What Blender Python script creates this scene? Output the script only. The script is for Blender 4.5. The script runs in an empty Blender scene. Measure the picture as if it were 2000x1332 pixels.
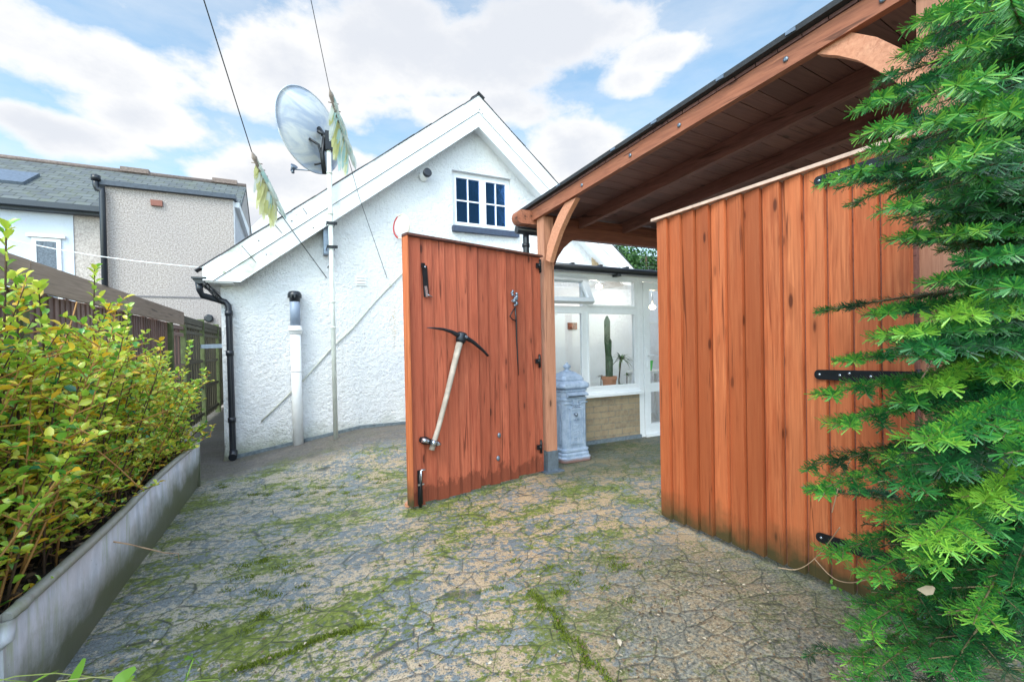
import bpy, math, random
import numpy as np
from mathutils import Vector, Matrix
random.seed(7); rng = np.random.default_rng(11)
R = math.radians

# ------------------------------------------------------------------ camera
FPX, CX, CY = 870.0, 1000.0, 686.0
yaw, pitch, roll = R(25.8), R(-0.6), 0.020
CP = Vector((0, 0, 1.25))
fw = Vector((math.sin(yaw)*math.cos(pitch), math.cos(yaw)*math.cos(pitch), math.sin(pitch)))
r0 = Vector((math.cos(yaw), -math.sin(yaw), 0)); u0 = r0.cross(fw)
rt = math.cos(roll)*r0 - math.sin(roll)*u0
up = math.sin(roll)*r0 + math.cos(roll)*u0
cam = bpy.data.cameras.new('camera'); camo = bpy.data.objects.new('camera', cam)
bpy.context.scene.collection.objects.link(camo); bpy.context.scene.camera = camo
camo.matrix_world = Matrix(((rt.x, up.x, -fw.x, CP.x), (rt.y, up.y, -fw.y, CP.y), (rt.z, up.z, -fw.z, CP.z), (0, 0, 0, 1)))
cam.sensor_width = 36; cam.lens = FPX/2000*36; cam.shift_y = 0.010; cam.clip_start = 0.02; cam.clip_end = 3000
def ray(x, y): return fw + rt*((x-CX)/FPX) - up*((y-CY)/FPX)
def U(x, y, p, n):                      # where the sight line meets a real plane
    d = ray(x, y); n = Vector(n); return CP + d*((Vector(p)-CP).dot(n)/d.dot(n))
def UY(x, y, Y): return U(x, y, (0, Y, 0), (0, 1, 0))
def UX(x, y, X): return U(x, y, (X, 0, 0), (1, 0, 0))
def UZ(x, y, z=0): return U(x, y, (0, 0, z), (0, 0, 1))
def UD(x, y, d): return CP + ray(x, y)*d

# ------------------------------------------------------------------ world
sc = bpy.context.scene
sc.view_settings.view_transform = 'Standard'; sc.view_settings.look = 'None'
sc.view_settings.exposure = 1.1; sc.view_settings.gamma = 1
SUN_EL, SUN_AZ = R(46), R(-128)         # azimuth from +Y towards +X
w = bpy.data.worlds.new('World'); sc.world = w; w.use_nodes = True
nt = w.node_tree; nt.nodes.clear()
def N(nt, typ, **kw):
    n = nt.nodes.new(typ)
    for k, v in kw.items():
        if k.startswith('i_'): n.inputs[k[2:].replace('_', ' ')].default_value = v
        else: setattr(n, k, v)
    return n
def M_(nt, op, a, b=None, c=None, clamp=False):
    n = nt.nodes.new('ShaderNodeMath'); n.operation = op; n.use_clamp = clamp
    for i, v in enumerate((a, b, c)):
        if v is None: continue
        if isinstance(v, (int, float)): n.inputs[i].default_value = v
        else: nt.links.new(v, n.inputs[i])
    return n.outputs[0]
def maprange(nt, v, a, b, c=0., d=1., smooth=False):
    n = nt.nodes.new('ShaderNodeMapRange'); n.clamp = True
    if smooth: n.interpolation_type = 'SMOOTHSTEP'
    nt.links.new(v, n.inputs[0])
    for i, q in enumerate((a, b, c, d)): n.inputs[i+1].default_value = q
    return n.outputs[0]
def noise(nt, vec, scale, detail=4, rough=.55, dist=0., out=0):
    n = nt.nodes.new('ShaderNodeTexNoise'); n.inputs['Scale'].default_value = scale
    n.inputs['Detail'].default_value = detail; n.inputs['Roughness'].default_value = rough
    n.inputs['Distortion'].default_value = dist
    if vec is not None: nt.links.new(vec, n.inputs['Vector'])
    return n.outputs[out]
def mapping(nt, vec, scale=(1, 1, 1), loc=(0, 0, 0), rot=(0, 0, 0)):
    n = nt.nodes.new('ShaderNodeMapping'); nt.links.new(vec, n.inputs[0])
    n.inputs['Scale'].default_value = scale; n.inputs['Location'].default_value = loc; n.inputs['Rotation'].default_value = rot
    return n.outputs[0]
def mix(nt, fac, a, b, mode='MIX'):
    n = nt.nodes.new('ShaderNodeMix'); n.data_type = 'RGBA'; n.blend_type = mode
    for s, v in ((n.inputs[0], fac), (n.inputs[6], a), (n.inputs[7], b)):
        if isinstance(v, (int, float)): s.default_value = v
        elif isinstance(v, tuple): s.default_value = v if len(v) == 4 else v+(1,)
        else: nt.links.new(v, s)
    return n.outputs[2]
sky = N(nt, 'ShaderNodeTexSky', sky_type='NISHITA', sun_disc=False, sun_elevation=SUN_EL, sun_rotation=SUN_AZ)
sky.air_density = 1.0; sky.dust_density = 1.2; sky.ozone_density = 1.5
bgs = N(nt, 'ShaderNodeBackground'); bgs.inputs[1].default_value = 0.14
tint = mix(nt, 1.0, sky.outputs[0], (1.05, 1.20, 1.08), 'MULTIPLY')
nt.links.new(tint, bgs.inputs[0])
tc = N(nt, 'ShaderNodeTexCoord'); dirv = tc.outputs['Generated']
sep = N(nt, 'ShaderNodeSeparateXYZ'); nt.links.new(dirv, sep.inputs[0])
az = M_(nt, 'ARCTAN2', sep.outputs[0], sep.outputs[1]); el = M_(nt, 'ARCSINE', sep.outputs[2])
def azel(x, y):
    d = ray(x, y).normalized(); return math.atan2(d.x, d.y), math.asin(d.z)
# (px, py, rx, ry, weight)
clouds = [(130, 120, 300, 85, 1), (110, 255, 200, 50, 1), (300, 235, 180, 60, 1), (560, 150, 190, 110, 1), (810, 110, 270, 120, 1.1),
          (1060, 60, 230, 90, 1), (900, 215, 230, 55, .9), (1300, 105, 120, 50, .9), (1115, 305, 110, 75, 1.25), (545, 350, 140, 70, 1.2), (660, 320, 90, 40, 1),
          (480, 440, 220, 60, 1.2), (1000, 400, 300, 60, 1), (1240, 160, 90, 40, .8), (1400, 30, 70, 40, .35), (260, 15, 120, 16, .5), (560, 15, 160, 30, .4), (1950, 400, 120, 70, 1),
          (2300, 300, 400, 160, 1), (-400, 200, 300, 150, 1)]
tot = None
wob = noise(nt, mapping(nt, dirv, (1, 1, 1.8)), 5.5, 9, .62)
wob2 = noise(nt, mapping(nt, dirv, (1, 1, 1.5), (3, 1, 2)), 2.2, 3, .5)
for (px, py, rx, ry, wt) in clouds:
    a0, e0 = azel(px, py); a1, _ = azel(px+rx, py); _, e1 = azel(px, py-ry)
    da = M_(nt, 'MULTIPLY', M_(nt, 'SUBTRACT', az, a0), 1/abs(a1-a0)); de = M_(nt, 'MULTIPLY', M_(nt, 'SUBTRACT', el, e0), 1/max(.02, abs(e1-e0)))
    r2 = M_(nt, 'ADD', M_(nt, 'MULTIPLY', da, da), M_(nt, 'MULTIPLY', de, de))
    g = M_(nt, 'MULTIPLY', M_(nt, 'EXPONENT', M_(nt, 'MULTIPLY', r2, -.9)), wt)
    tot = g if tot is None else M_(nt, 'MAXIMUM', tot, g)
# generic cover everywhere behind the viewer
back = maprange(nt, sep.outputs[1], .1, -.5, 0., .42)
tot = M_(nt, 'MAXIMUM', tot, back)
dens = M_(nt, 'ADD', tot, M_(nt, 'MULTIPLY', M_(nt, 'SUBTRACT', wob, .5), 1.7))
mask = maprange(nt, dens, .25, .72, 0., 1., True)
thick = maprange(nt, M_(nt, 'ADD', dens, M_(nt, 'MULTIPLY', M_(nt, 'SUBTRACT', wob2, .5), 1.6)), .55, 1.25, 0., 1., True)
wisp = maprange(nt, noise(nt, mapping(nt, dirv, (1, 1, 3.2), (5, 2, 1)), 3.0, 7, .6), .35, .75, .06, .55)
ccol = mix(nt, thick, (1.0, 1.0, 1.0), (.76, .795, .86))
bgc = N(nt, 'ShaderNodeBackground'); bgc.inputs[1].default_value = 0.50
nt.links.new(ccol, bgc.inputs[0])
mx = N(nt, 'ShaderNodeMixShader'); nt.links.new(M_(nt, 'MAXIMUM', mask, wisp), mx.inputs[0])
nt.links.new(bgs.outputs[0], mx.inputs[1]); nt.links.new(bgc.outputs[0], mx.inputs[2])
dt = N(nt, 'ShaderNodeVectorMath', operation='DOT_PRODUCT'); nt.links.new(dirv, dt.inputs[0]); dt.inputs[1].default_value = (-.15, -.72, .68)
glow = maprange(nt, dt.outputs['Value'], .05, .95, 1., 2.6, True)      # glow added to the sky behind the camera to brighten wall and trough
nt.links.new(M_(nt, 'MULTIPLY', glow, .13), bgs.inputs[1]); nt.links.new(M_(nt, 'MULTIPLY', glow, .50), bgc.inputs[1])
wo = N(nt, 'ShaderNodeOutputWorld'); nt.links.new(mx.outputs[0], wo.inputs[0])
sl = bpy.data.lights.new('sun', 'SUN'); sl.energy = 0.75; sl.angle = R(22); sl.color = (1, .96, .9)
so = bpy.data.objects.new('sun', sl); sc.collection.objects.link(so)
sd = Vector((math.sin(SUN_AZ)*math.cos(SUN_EL), math.cos(SUN_AZ)*math.cos(SUN_EL), math.sin(SUN_EL)))
so.rotation_euler = sd.to_track_quat('Z', 'Y').to_euler()

# ------------------------------------------------------------------ mesh helpers
col = sc.collection
class MB:
    def __init__(s): s.v = []; s.f = []; s.sm = []
    def add(s, vs, fs, smooth=False):
        b = len(s.v); s.v += [tuple(v) for v in vs]
        for f in fs: s.f.append(tuple(b+i for i in f)); s.sm.append(smooth)
        return s
    def box(s, c, size, ex=None, ey=None, ez=None, bev=0.):
        c = Vector(c); ex = Vector(ex or (1, 0, 0)).normalized(); ey = Vector(ey or (0, 1, 0)).normalized()
        ez = Vector(ez).normalized() if ez is not None else ex.cross(ey).normalized()
        a, b, h = [q/2 for q in size]
        vs = [c+ex*(i*a)+ey*(j*b)+ez*(k*h) for k in (-1, 1) for j in (-1, 1) for i in (-1, 1)]
        return s.add(vs, [(0, 2, 3, 1), (4, 5, 7, 6), (0, 1, 5, 4), (2, 6, 7, 3), (0, 4, 6, 2), (1, 3, 7, 5)])
    def bb(s, x0, x1, y0, y1, z0, z1): return s.box(((x0+x1)/2, (y0+y1)/2, (z0+z1)/2), (x1-x0, y1-y0, z1-z0))
    def beam(s, p, q, wdt, hgt, upv=(0, 0, 1)):     # box from p to q, hgt along upv-ish
        p = Vector(p); q = Vector(q); d = q-p; ex = d.normalized(); ey = Vector(upv).cross(ex).normalized(); ez = ex.cross(ey)
        return s.box((p+q)/2, (d.length, wdt, hgt), ex, ey, ez)
    def prism(s, poly, ext):                          # 3D polygon extruded by vector
        ext = Vector(ext); n = len(poly); a = [Vector(p) for p in poly]; b = [p+ext for p in a]
        nn = Vector((0, 0, 0))
        for i in range(n): nn += a[i].cross(a[(i+1) % n])
        fs = [tuple(range(n)), tuple(range(2*n-1, n-1, -1))] + [(i, i+n, (i+1) % n+n, (i+1) % n) for i in range(n)]
        if nn.dot(ext) > 0: fs = [tuple(reversed(f)) for f in fs]
        return s.add(a+b, fs)
    def tube(s, pts, r, n=8, caps=True, flat=None, smooth=True):
        pts = [Vector(p) for p in pts]; m = len(pts)
        rs = r if isinstance(r, (list, tuple)) else [r]*m
        prev = None; vs = []
        for i, p in enumerate(pts):
            t = (pts[min(i+1, m-1)]-pts[max(i-1, 0)]).normalized()
            if prev is None:
                a = Vector((0, 0, 1)) if abs(t.z) < .9 else Vector((1, 0, 0))
                if flat is not None: a = Vector(flat[0])
                e1 = (a-t*a.dot(t)).normalized()
            else: e1 = (prev-t*prev.dot(t)).normalized()
            prev = e1; e2 = t.cross(e1); k = flat[1] if flat else 1
            for j in range(n):
                th = 2*math.pi*j/n; vs.append(p+e1*(math.cos(th)*rs[i])+e2*(math.sin(th)*rs[i]*k))
        fs = [(i*n+j, i*n+(j+1) % n, (i+1)*n+(j+1) % n, (i+1)*n+j) for i in range(m-1) for j in range(n)]
        s.add(vs, fs, smooth)
        if caps:
            b = len(s.v)-len(vs)
            s.f.append(tuple(b+j for j in range(n-1, -1, -1))); s.sm.append(False)
            s.f.append(tuple(b+(m-1)*n+j for j in range(n))); s.sm.append(False)
        return s
    def lathe(s, o, prof, n=16, axis=(0, 0, 1), smooth=True, sq=None, rot=0.):
        o = Vector(o); ax = Vector(axis).normalized(); a = Vector((1, 0, 0)) if abs(ax.x) < .9 else Vector((0, 1, 0))
        e1 = (a-ax*a.dot(ax)).normalized(); e2 = ax.cross(e1); vs = []
        for (r_, h) in prof:
            for j in range(n):
                th = 2*math.pi*j/n+rot; vs.append(o+ax*h+e1*(math.cos(th)*r_)+e2*(math.sin(th)*r_))
        m = len(prof)
        fs = [(i*n+j, i*n+(j+1) % n, (i+1)*n+(j+1) % n, (i+1)*n+j) for i in range(m-1) for j in range(n)]
        s.add(vs, fs, smooth); b = len(s.v)-len(vs)
        s.f.append(tuple(b+j for j in range(n-1, -1, -1))); s.sm.append(False)
        s.f.append(tuple(b+(m-1)*n+j for j in range(n))); s.sm.append(False)
        return s
    def ball(s, c, r, n=8, sc_=(1, 1, 1)):
        c = Vector(c); vs = []; m = n//2+1
        for i in range(1, m):
            ph = math.pi*i/m
            for j in range(n):
                th = 2*math.pi*j/n
                vs.append(c+Vector((math.sin(ph)*math.cos(th)*r*sc_[0], math.sin(ph)*math.sin(th)*r*sc_[1], math.cos(ph)*r*sc_[2])))
        vs += [c+Vector((0, 0, r*sc_[2])), c-Vector((0, 0, r*sc_[2]))]; k = len(vs)
        fs = [((i)*n+j, (i+1)*n+j, (i+1)*n+(j+1) % n, i*n+(j+1) % n) for i in range(m-2) for j in range(n)]
        fs += [(k-2, j, (j+1) % n) for j in range(n)] + [(k-1, (m-2)*n+(j+1) % n, (m-2)*n+j) for j in range(n)]
        return s.add(vs, fs, True)
    def build(s, name, mat, parent=None):
        o = Vector(parent['org']) if parent is not None and 'org' in parent else Vector((0, 0, 0))
        me = bpy.data.meshes.new(name); me.from_pydata([(v[0]-o.x, v[1]-o.y, v[2]-o.z) for v in s.v], [], s.f)
        me.polygons.foreach_set('use_smooth', s.sm); me.materials.append(mat); me.update()
        ob = bpy.data.objects.new(name, me); col.objects.link(ob)
        if parent is not None: ob.parent = parent; ob['org'] = tuple(o)
        return ob
def thing(name, label, cat, loc, group=None):
    o = bpy.data.objects.new(name, None); col.objects.link(o); o.location = loc; o['org'] = tuple(loc)
    o.empty_display_size = .1
    o['label'] = label; o['category'] = cat
    if group: o['group'] = group
    return o
def tag(o, label, cat, group=None, kind=None):
    if label: o['label'] = label
    if cat: o['category'] = cat
    if group: o['group'] = group
    if kind: o['kind'] = kind
    return o
def npmesh(name, V, F, mat, parent=None, attr=None, smooth=False):
    """V (n,3), F (m,k) same-size faces"""
    o = Vector(parent['org']) if parent is not None and 'org' in parent else Vector((0, 0, 0))
    V = np.asarray(V, dtype=np.float32)-np.array(o, dtype=np.float32)
    F = np.asarray(F, dtype=np.int32); m, k = F.shape
    me = bpy.data.meshes.new(name); me.vertices.add(len(V)); me.vertices.foreach_set('co', V.ravel())
    me.loops.add(m*k); me.loops.foreach_set('vertex_index', F.ravel())
    me.polygons.add(m); me.polygons.foreach_set('loop_start', np.arange(0, m*k, k, dtype=np.int32))
    if smooth: me.polygons.foreach_set('use_smooth', np.ones(m, dtype=bool))
    if attr is not None:
        a = me.attributes.new('v', 'FLOAT', 'POINT'); a.data.foreach_set('value', np.asarray(attr, dtype=np.float32))
    me.materials.append(mat); me.update(calc_edges=True)
    ob = bpy.data.objects.new(name, me); col.objects.link(ob)
    if parent is not None: ob.parent = parent; ob['org'] = tuple(o)
    return ob

# ------------------------------------------------------------------ materials
def newmat(name, color=(.5, .5, .5), rough=.6, metal=0., spec=.5):
    m = bpy.data.materials.new(name); m.use_nodes = True; b = m.node_tree.nodes['Principled BSDF']
    b.inputs['Base Color'].default_value = tuple(color)+(1,); b.inputs['Roughness'].default_value = rough
    b.inputs['Metallic'].default_value = metal; b.inputs['Specular IOR Level'].default_value = spec
    return m, m.node_tree, b
def coords(nt): return nt.nodes.new('ShaderNodeTexCoord').outputs['Object']
def geopos(nt): return nt.nodes.new('ShaderNodeNewGeometry').outputs['Position']
def setcol(nt, b, c): nt.links.new(c, b.inputs['Base Color'])
def bump(nt, b, h, strength=.4, dist=.01):
    n = nt.nodes.new('ShaderNodeBump'); n.inputs['Strength'].default_value = strength; n.inputs['Distance'].default_value = dist
    nt.links.new(h, n.inputs['Height']); nt.links.new(n.outputs[0], b.inputs['Normal'])
def island(nt): return nt.nodes.new('ShaderNodeNewGeometry').outputs['Random Per Island']
def sepz(nt, v, i=2):
    n = nt.nodes.new('ShaderNodeSeparateXYZ'); nt.links.new(v, n.inputs[0]); return n.outputs[i]
def simple(name, color, rough=.5, metal=0., var=.12, bs=0., scale=20.):
    m, nt, b = newmat(name, color, rough, metal); p = geopos(nt)
    n1 = noise(nt, p, scale, 5, .6)
    dk = tuple(c*(1-var) for c in color); lt = tuple(min(1, c*(1+var)) for c in color)
    setcol(nt, b, mix(nt, maprange(nt, n1, .3, .7), dk, lt))
    if bs: bump(nt, b, n1, bs, .005)
    return m
def wood(name, base, dark, light, grain_axis='z', knots=True, stain=None, rough=.62, varr=.5, spec=.35):
    m, nt, b = newmat(name, base, rough, 0, spec); p = geopos(nt)
    isl = island(nt)
    off = nt.nodes.new('ShaderNodeCombineXYZ'); o1 = M_(nt, 'MULTIPLY', isl, 37.); nt.links.new(o1, off.inputs[0]); nt.links.new(M_(nt, 'MULTIPLY', isl, 91.), off.inputs[2]); nt.links.new(M_(nt, 'MULTIPLY', isl, 53.), off.inputs[1])
    va = nt.nodes.new('ShaderNodeVectorMath'); va.operation = 'ADD'; nt.links.new(p, va.inputs[0]); nt.links.new(off.outputs[0], va.inputs[1])
    pv = va.outputs[0]
    s = {'z': (1, 1, .045), 'y': (1, .045, 1), 'x': (.045, 1, 1), 'none': (1, 1, 1)}[grain_axis]
    s2 = {'z': (1, 1, .25), 'y': (1, .25, 1), 'x': (.25, 1, 1), 'none': (1, 1, 1)}[grain_axis]
    g1 = noise(nt, mapping(nt, pv, s), 60, 5, .65, .6)
    g2 = noise(nt, mapping(nt, pv, s2), 7, 3, .6, .4)
    c = mix(nt, maprange(nt, g1, .3, .72), dark, light)
    c = mix(nt, maprange(nt, g2, .35, .7, 0, .75), c, base)
    c = mix(nt, M_(nt, 'MULTIPLY', maprange(nt, isl, .3, 1), varr), c, tuple(q*.55 for q in base)); c = mix(nt, M_(nt, 'MULTIPLY', maprange(nt, isl, .3, 0), varr*.7), c, light)
    h = g1
    if knots:
        ks = {'z': (1, 1, .33), 'y': (1, .33, 1), 'x': (.33, 1, 1), 'none': (1, 1, 1)}[grain_axis]
        vo = nt.nodes.new('ShaderNodeTexVoronoi'); vo.inputs['Scale'].default_value = 11; nt.links.new(mapping(nt, pv, ks), vo.inputs['Vector'])
        d = M_(nt, 'ADD', vo.outputs['Distance'], M_(nt, 'MULTIPLY', g2, .10))
        vc = nt.nodes.new('ShaderNodeSeparateColor'); nt.links.new(vo.outputs['Color'], vc.inputs[0])
        pick = maprange(nt, vc.outputs[0], .50, .75)
        k = M_(nt, 'MULTIPLY', maprange(nt, d, .14, .21, 1., 0.), pick)
        halo = M_(nt, 'MULTIPLY', maprange(nt, d, .18, .50, 1., 0.), M_(nt, 'MULTIPLY', pick, .45))
        c = mix(nt, halo, c, tuple(q*.5 for q in base)); c = mix(nt, M_(nt, 'MULTIPLY', k, .8), c, tuple(q*.22 for q in dark))
        # saw cracks and weathered scuffs
        sc_ = noise(nt, mapping(nt, pv, s), 22, 2, .5, 1.5)
        c = mix(nt, maprange(nt, sc_, .64, .70, 0, .7), c, tuple(q*.25 for q in dark))
    if stain == 'green':        # algae on the foot of the boards
        z = sepz(nt, p); t = M_(nt, 'ADD', z, M_(nt, 'MULTIPLY', noise(nt, p, 9, 4, .6), -.22)); t = M_(nt, 'ADD', t, M_(nt, 'MULTIPLY', isl, .07))
        c = mix(nt, maprange(nt, t, -.03, .17, .95, 0.), c, (.050, .052, .020))
    if stain == 'wet':
        z = sepz(nt, p); t = M_(nt, 'ADD', z, M_(nt, 'MULTIPLY', noise(nt, mapping(nt, p, (1, 1, .5)), 16, 4, .6), -.30)); t = M_(nt, 'ADD', t, M_(nt, 'MULTIPLY', isl, .05))
        c = mix(nt, maprange(nt, t, .02, .05, .62, 0.), c, (.10, .022, .010))
    setcol(nt, b, c)
    bump(nt, b, h, .35, .003)
    return m
W = {}
W['wood_r'] = wood('orange_stained_wood', (.56, .135, .045), (.27, .050, .018), (.72, .24, .095), stain='green', varr=.75)
W['wood_l'] = wood('red_stained_wood', (.41, .092, .045), (.24, .045, .024), (.56, .16, .085), stain='wet', varr=.45)
W['post'] = wood('post_wood', (.48, .21, .125), (.32, .125, .075), (.60, .30, .19), varr=.2)
W['beam_y'] = wood('verge_wood', (.34, .115, .060), (.17, .060, .036), (.46, .18, .10), 'y', varr=.15)
W['beam_x'] = wood('eaves_wood', (.20, .062, .036), (.11, .035, .022), (.30, .10, .06), 'x', varr=.15)
W['brace'] = wood('brace_wood', (.60, .25, .14), (.42, .16, .09), (.72, .36, .22), 'none', knots=False, varr=.1)
W['raft'] = wood('dark_rafter_wood', (.22, .092, .075), (.13, .056, .048), (.30, .135, .11), 'y', varr=.2)
W['deck'] = wood('dark_deck_wood', (.20, .095, .085), (.125, .060, .058), (.28, .14, .12), 'x', varr=.6)
W['black'] = simple('black_iron', (.012, .014, .018), .38, .3, .3)
W['blackpl'] = simple('black_plastic', (.014, .017, .024), .28, 0, .2)
W['galv'] = simple('galvanised_steel', (.20, .24, .30), .42, .7, .25)
W['chrome'] = simple('bright_steel', (.55, .60, .68), .25, .9, .2)
W['upvc'] = simple('white_upvc', (.80, .81, .84), .25, 0, .03)
W['white_paint'] = simple('white_paint', (.80, .80, .80), .4, 0, .05)
W['grey_pipe'] = simple('grey_plastic', (.24, .29, .38), .4, 0, .06)
W['rope'] = simple('thin_cable', (.03, .035, .04), .6)
W['line'] = simple('white_line', (.75, .76, .78), .6)
W['terracotta'] = simple('terracotta', (.52, .20, .10), .75, 0, .12)
W['soil'] = simple('dark_soil', (.022, .015, .012), .95, 0, .6, 1., 60)
W['felt'] = simple('roof_felt', (.025, .027, .032), .8, 0, .3, .5, 40)

def mk_stucco(name, colr, stains=True, amp=1.):
    m, nt, b = newmat(name, colr, .75, 0, .3); p = geopos(nt)
    n1 = noise(nt, p, 23, 5, .68, .15); n2 = noise(nt, p, 55, 4, .6)
    big = noise(nt, p, 1.3, 4, .6)
    c = mix(nt, maprange(nt, big, .3, .7), colr, tuple(q*f for q, f in zip(colr, (.90, .92, .97))))
    pit = maprange(nt, n1, .33, .42, .30, 0.); c = mix(nt, pit, c, (.46, .47, .50))
    if stains:
        z = sepz(nt, p); x = sepz(nt, p, 0)
        # rust run under the cable clip
        sx = M_(nt, 'ABSOLUTE', M_(nt, 'SUBTRACT', M_(nt, 'ADD', x, M_(nt, 'MULTIPLY', noise(nt, p, 6, 3), .12)), 1.18+.06))
        f = M_(nt, 'MULTIPLY', maprange(nt, sx, .0, .07, 1., 0.), M_(nt, 'MULTIPLY', maprange(nt, z, 1.15, 1.5), maprange(nt, z, 1.9, 1.75)))
        c = mix(nt, M_(nt, 'MULTIPLY', f, maprange(nt, n2, .4, .6, 0, .6)), c, (.62, .42, .18))
        # dirt and algae along the footing
        t = M_(nt, 'ADD', z, M_(nt, 'MULTIPLY', noise(nt, p, 4, 4, .65), -.55))
        c = mix(nt, maprange(nt, t, -.22, .10, .8, 0.), c, (.24, .26, .16))
        st = noise(nt, mapping(nt, p, (1, 1, .08)), 9, 4, .6)
        c = mix(nt, maprange(nt, st, .60, .8, 0, .22), c, (.42, .40, .34))
    setcol(nt, b, c)
    h = M_(nt, 'ADD', M_(nt, 'MULTIPLY', n1, 1.), M_(nt, 'MULTIPLY', n2, .35)); bump(nt, b, h, 1.0, .034*amp)
    return m
W['stucco'] = mk_stucco('white_roughcast', (.80, .795, .79))
W['render_w'] = mk_stucco('pale_blue_render', (.62, .67, .74), False, .2)

def mk_pebble(name, a, bcol):
    m, nt, b = newmat(name, a, .9, 0, .2); p = geopos(nt)
    n1 = noise(nt, p, 38, 3, .7); n2 = noise(nt, p, .7, 3, .5)
    c = mix(nt, maprange(nt, n1, .36, .64), a, bcol); c = mix(nt, maprange(nt, n2, .3, .7, 0, .35), c, (.30, .27, .28))
    setcol(nt, b, c); bump(nt, b, n1, .5, .01); return m
W['pebble'] = mk_pebble('pebble_dash', (.235, .20, .185), (.55, .49, .455))
W['pebble2'] = mk_pebble('pale_pebble_dash', (.36, .31, .28), (.66, .60, .56))

def mk_slate():
    m, nt, b = newmat('slates', (.1, .11, .1), .8); p = geopos(nt)
    sx = nt.nodes.new('ShaderNodeSeparateXYZ'); nt.links.new(p, sx.inputs[0])
    cb = nt.nodes.new('ShaderNodeCombineXYZ'); nt.links.new(sx.outputs[0], cb.inputs[0]); nt.links.new(M_(nt, 'MULTIPLY', sx.outputs[2], 1.75), cb.inputs[1])
    br = nt.nodes.new('ShaderNodeTexBrick'); nt.links.new(cb.outputs[0], br.inputs[0])
    br.inputs['Scale'].default_value = 1; br.inputs['Brick Width'].default_value = .28; br.inputs['Row Height'].default_value = .19
    br.inputs['Mortar Size'].default_value = .012; br.inputs['Color1'].default_value = (.085, .095, .105, 1); br.inputs['Color2'].default_value = (.125, .14, .145, 1); br.inputs['Mortar'].default_value = (.035, .04, .04, 1)
    c = mix(nt, maprange(nt, noise(nt, p, 5, 5, .7), .45, .7, 0, .6), br.outputs[0], (.12, .135, .08))
    setcol(nt, b, c); bump(nt, b, br.outputs['Fac'], -.6, .02); return m
W['slate'] = mk_slate()

def mk_brick():
    m, nt, b = newmat('buff_brick', (.4, .3, .2), .85); p = geopos(nt)
    sx = nt.nodes.new('ShaderNodeSeparateXYZ'); nt.links.new(p, sx.inputs[0])
    cb = nt.nodes.new('ShaderNodeCombineXYZ'); nt.links.new(sx.outputs[0], cb.inputs[0]); nt.links.new(sx.outputs[2], cb.inputs[1])
    br = nt.nodes.new('ShaderNodeTexBrick'); nt.links.new(cb.outputs[0], br.inputs[0])
    br.inputs['Scale'].default_value = 1; br.inputs['Brick Width'].default_value = .225; br.inputs['Row Height'].default_value = .078
    br.inputs['Mortar Size'].default_value = .006; br.inputs['Color1'].default_value = (.34, .245, .155, 1); br.inputs['Color2'].default_value = (.23, .165, .115, 1); br.inputs['Mortar'].default_value = (.20, .18, .15, 1)
    n1 = noise(nt, p, 14, 5, .7); c = mix(nt, maprange(nt, n1, .35, .7, 0, .5), br.outputs[0], (.46, .38, .24))
    c = mix(nt, maprange(nt, noise(nt, p, 60, 3, .6), .6, .7, 0, .5), c, (.10, .08, .06))
    setcol(nt, b, c); bump(nt, b, M_(nt, 'ADD', M_(nt, 'MULTIPLY', br.outputs['Fac'], -1.), M_(nt, 'MULTIPLY', n1, .4)), .7, .008); return m
W['brick'] = mk_brick()

def mk_barge():
    m, nt, b = newmat('weathered_white_boards', (.74, .75, .77), .5); p = geopos(nt)
    n1 = noise(nt, p, 3.2, 6, .7); x = sepz(nt, p, 0)
    low = maprange(nt, x, 2.2, -.6, 0., 1.)
    f = M_(nt, 'MULTIPLY', maprange(nt, n1, .52, .66), maprange(nt, low, 0, 1, .18, .85))
    c = mix(nt, f, (.76, .77, .79), (.42, .45, .33))
    c = mix(nt, M_(nt, 'MULTIPLY', maprange(nt, noise(nt, p, 9, 5, .75), .63, .70), maprange(nt, low, 0, 1, .12, .8)), c, (.16, .20, .05))
    setcol(nt, b, c); return m
W['barge'] = mk_barge()

def mk_zinc():
    m, nt, b = newmat('weathered_zinc', (.3, .3, .36), .45, .08, .5); p = geopos(nt)
    n1 = noise(nt, mapping(nt, p, (1, 1, .25)), 11, 7, .75, .5); n2 = noise(nt, p, 2.3, 4, .6); n3 = noise(nt, mapping(nt, p, (1, 1, .12)), 16, 5, .7)
    c = mix(nt, maprange(nt, n1, .32, .68), (.36, .40, .49), (.68, .71, .82))
    c = mix(nt, maprange(nt, n2, .42, .62, 0, .55), c, (.48, .43, .45))
    c = mix(nt, maprange(nt, n3, .52, .68, 0, .75), c, (.30, .35, .22))
    z = sepz(nt, p); y = sepz(nt, p, 1)
    t = M_(nt, 'ADD', M_(nt, 'ADD', z, M_(nt, 'MULTIPLY', y, -.035)), M_(nt, 'MULTIPLY', noise(nt, p, 4.5, 6, .7), -.36))
    c = mix(nt, maprange(nt, t, -.16, .03, .92, 0.), c, (.075, .085, .03))
    c = mix(nt, maprange(nt, noise(nt, p, 30, 3, .7), .70, .74, 0, .8), c, (.04, .05, .05))
    c = mix(nt, maprange(nt, M_(nt, 'ADD', z, M_(nt, 'MULTIPLY', n1, .06)), .425, .455, 0, .7), c, (.20, .19, .13))
    setcol(nt, b, c); bump(nt, b, n1, .25, .004); return m
W['zinc'] = mk_zinc()

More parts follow.
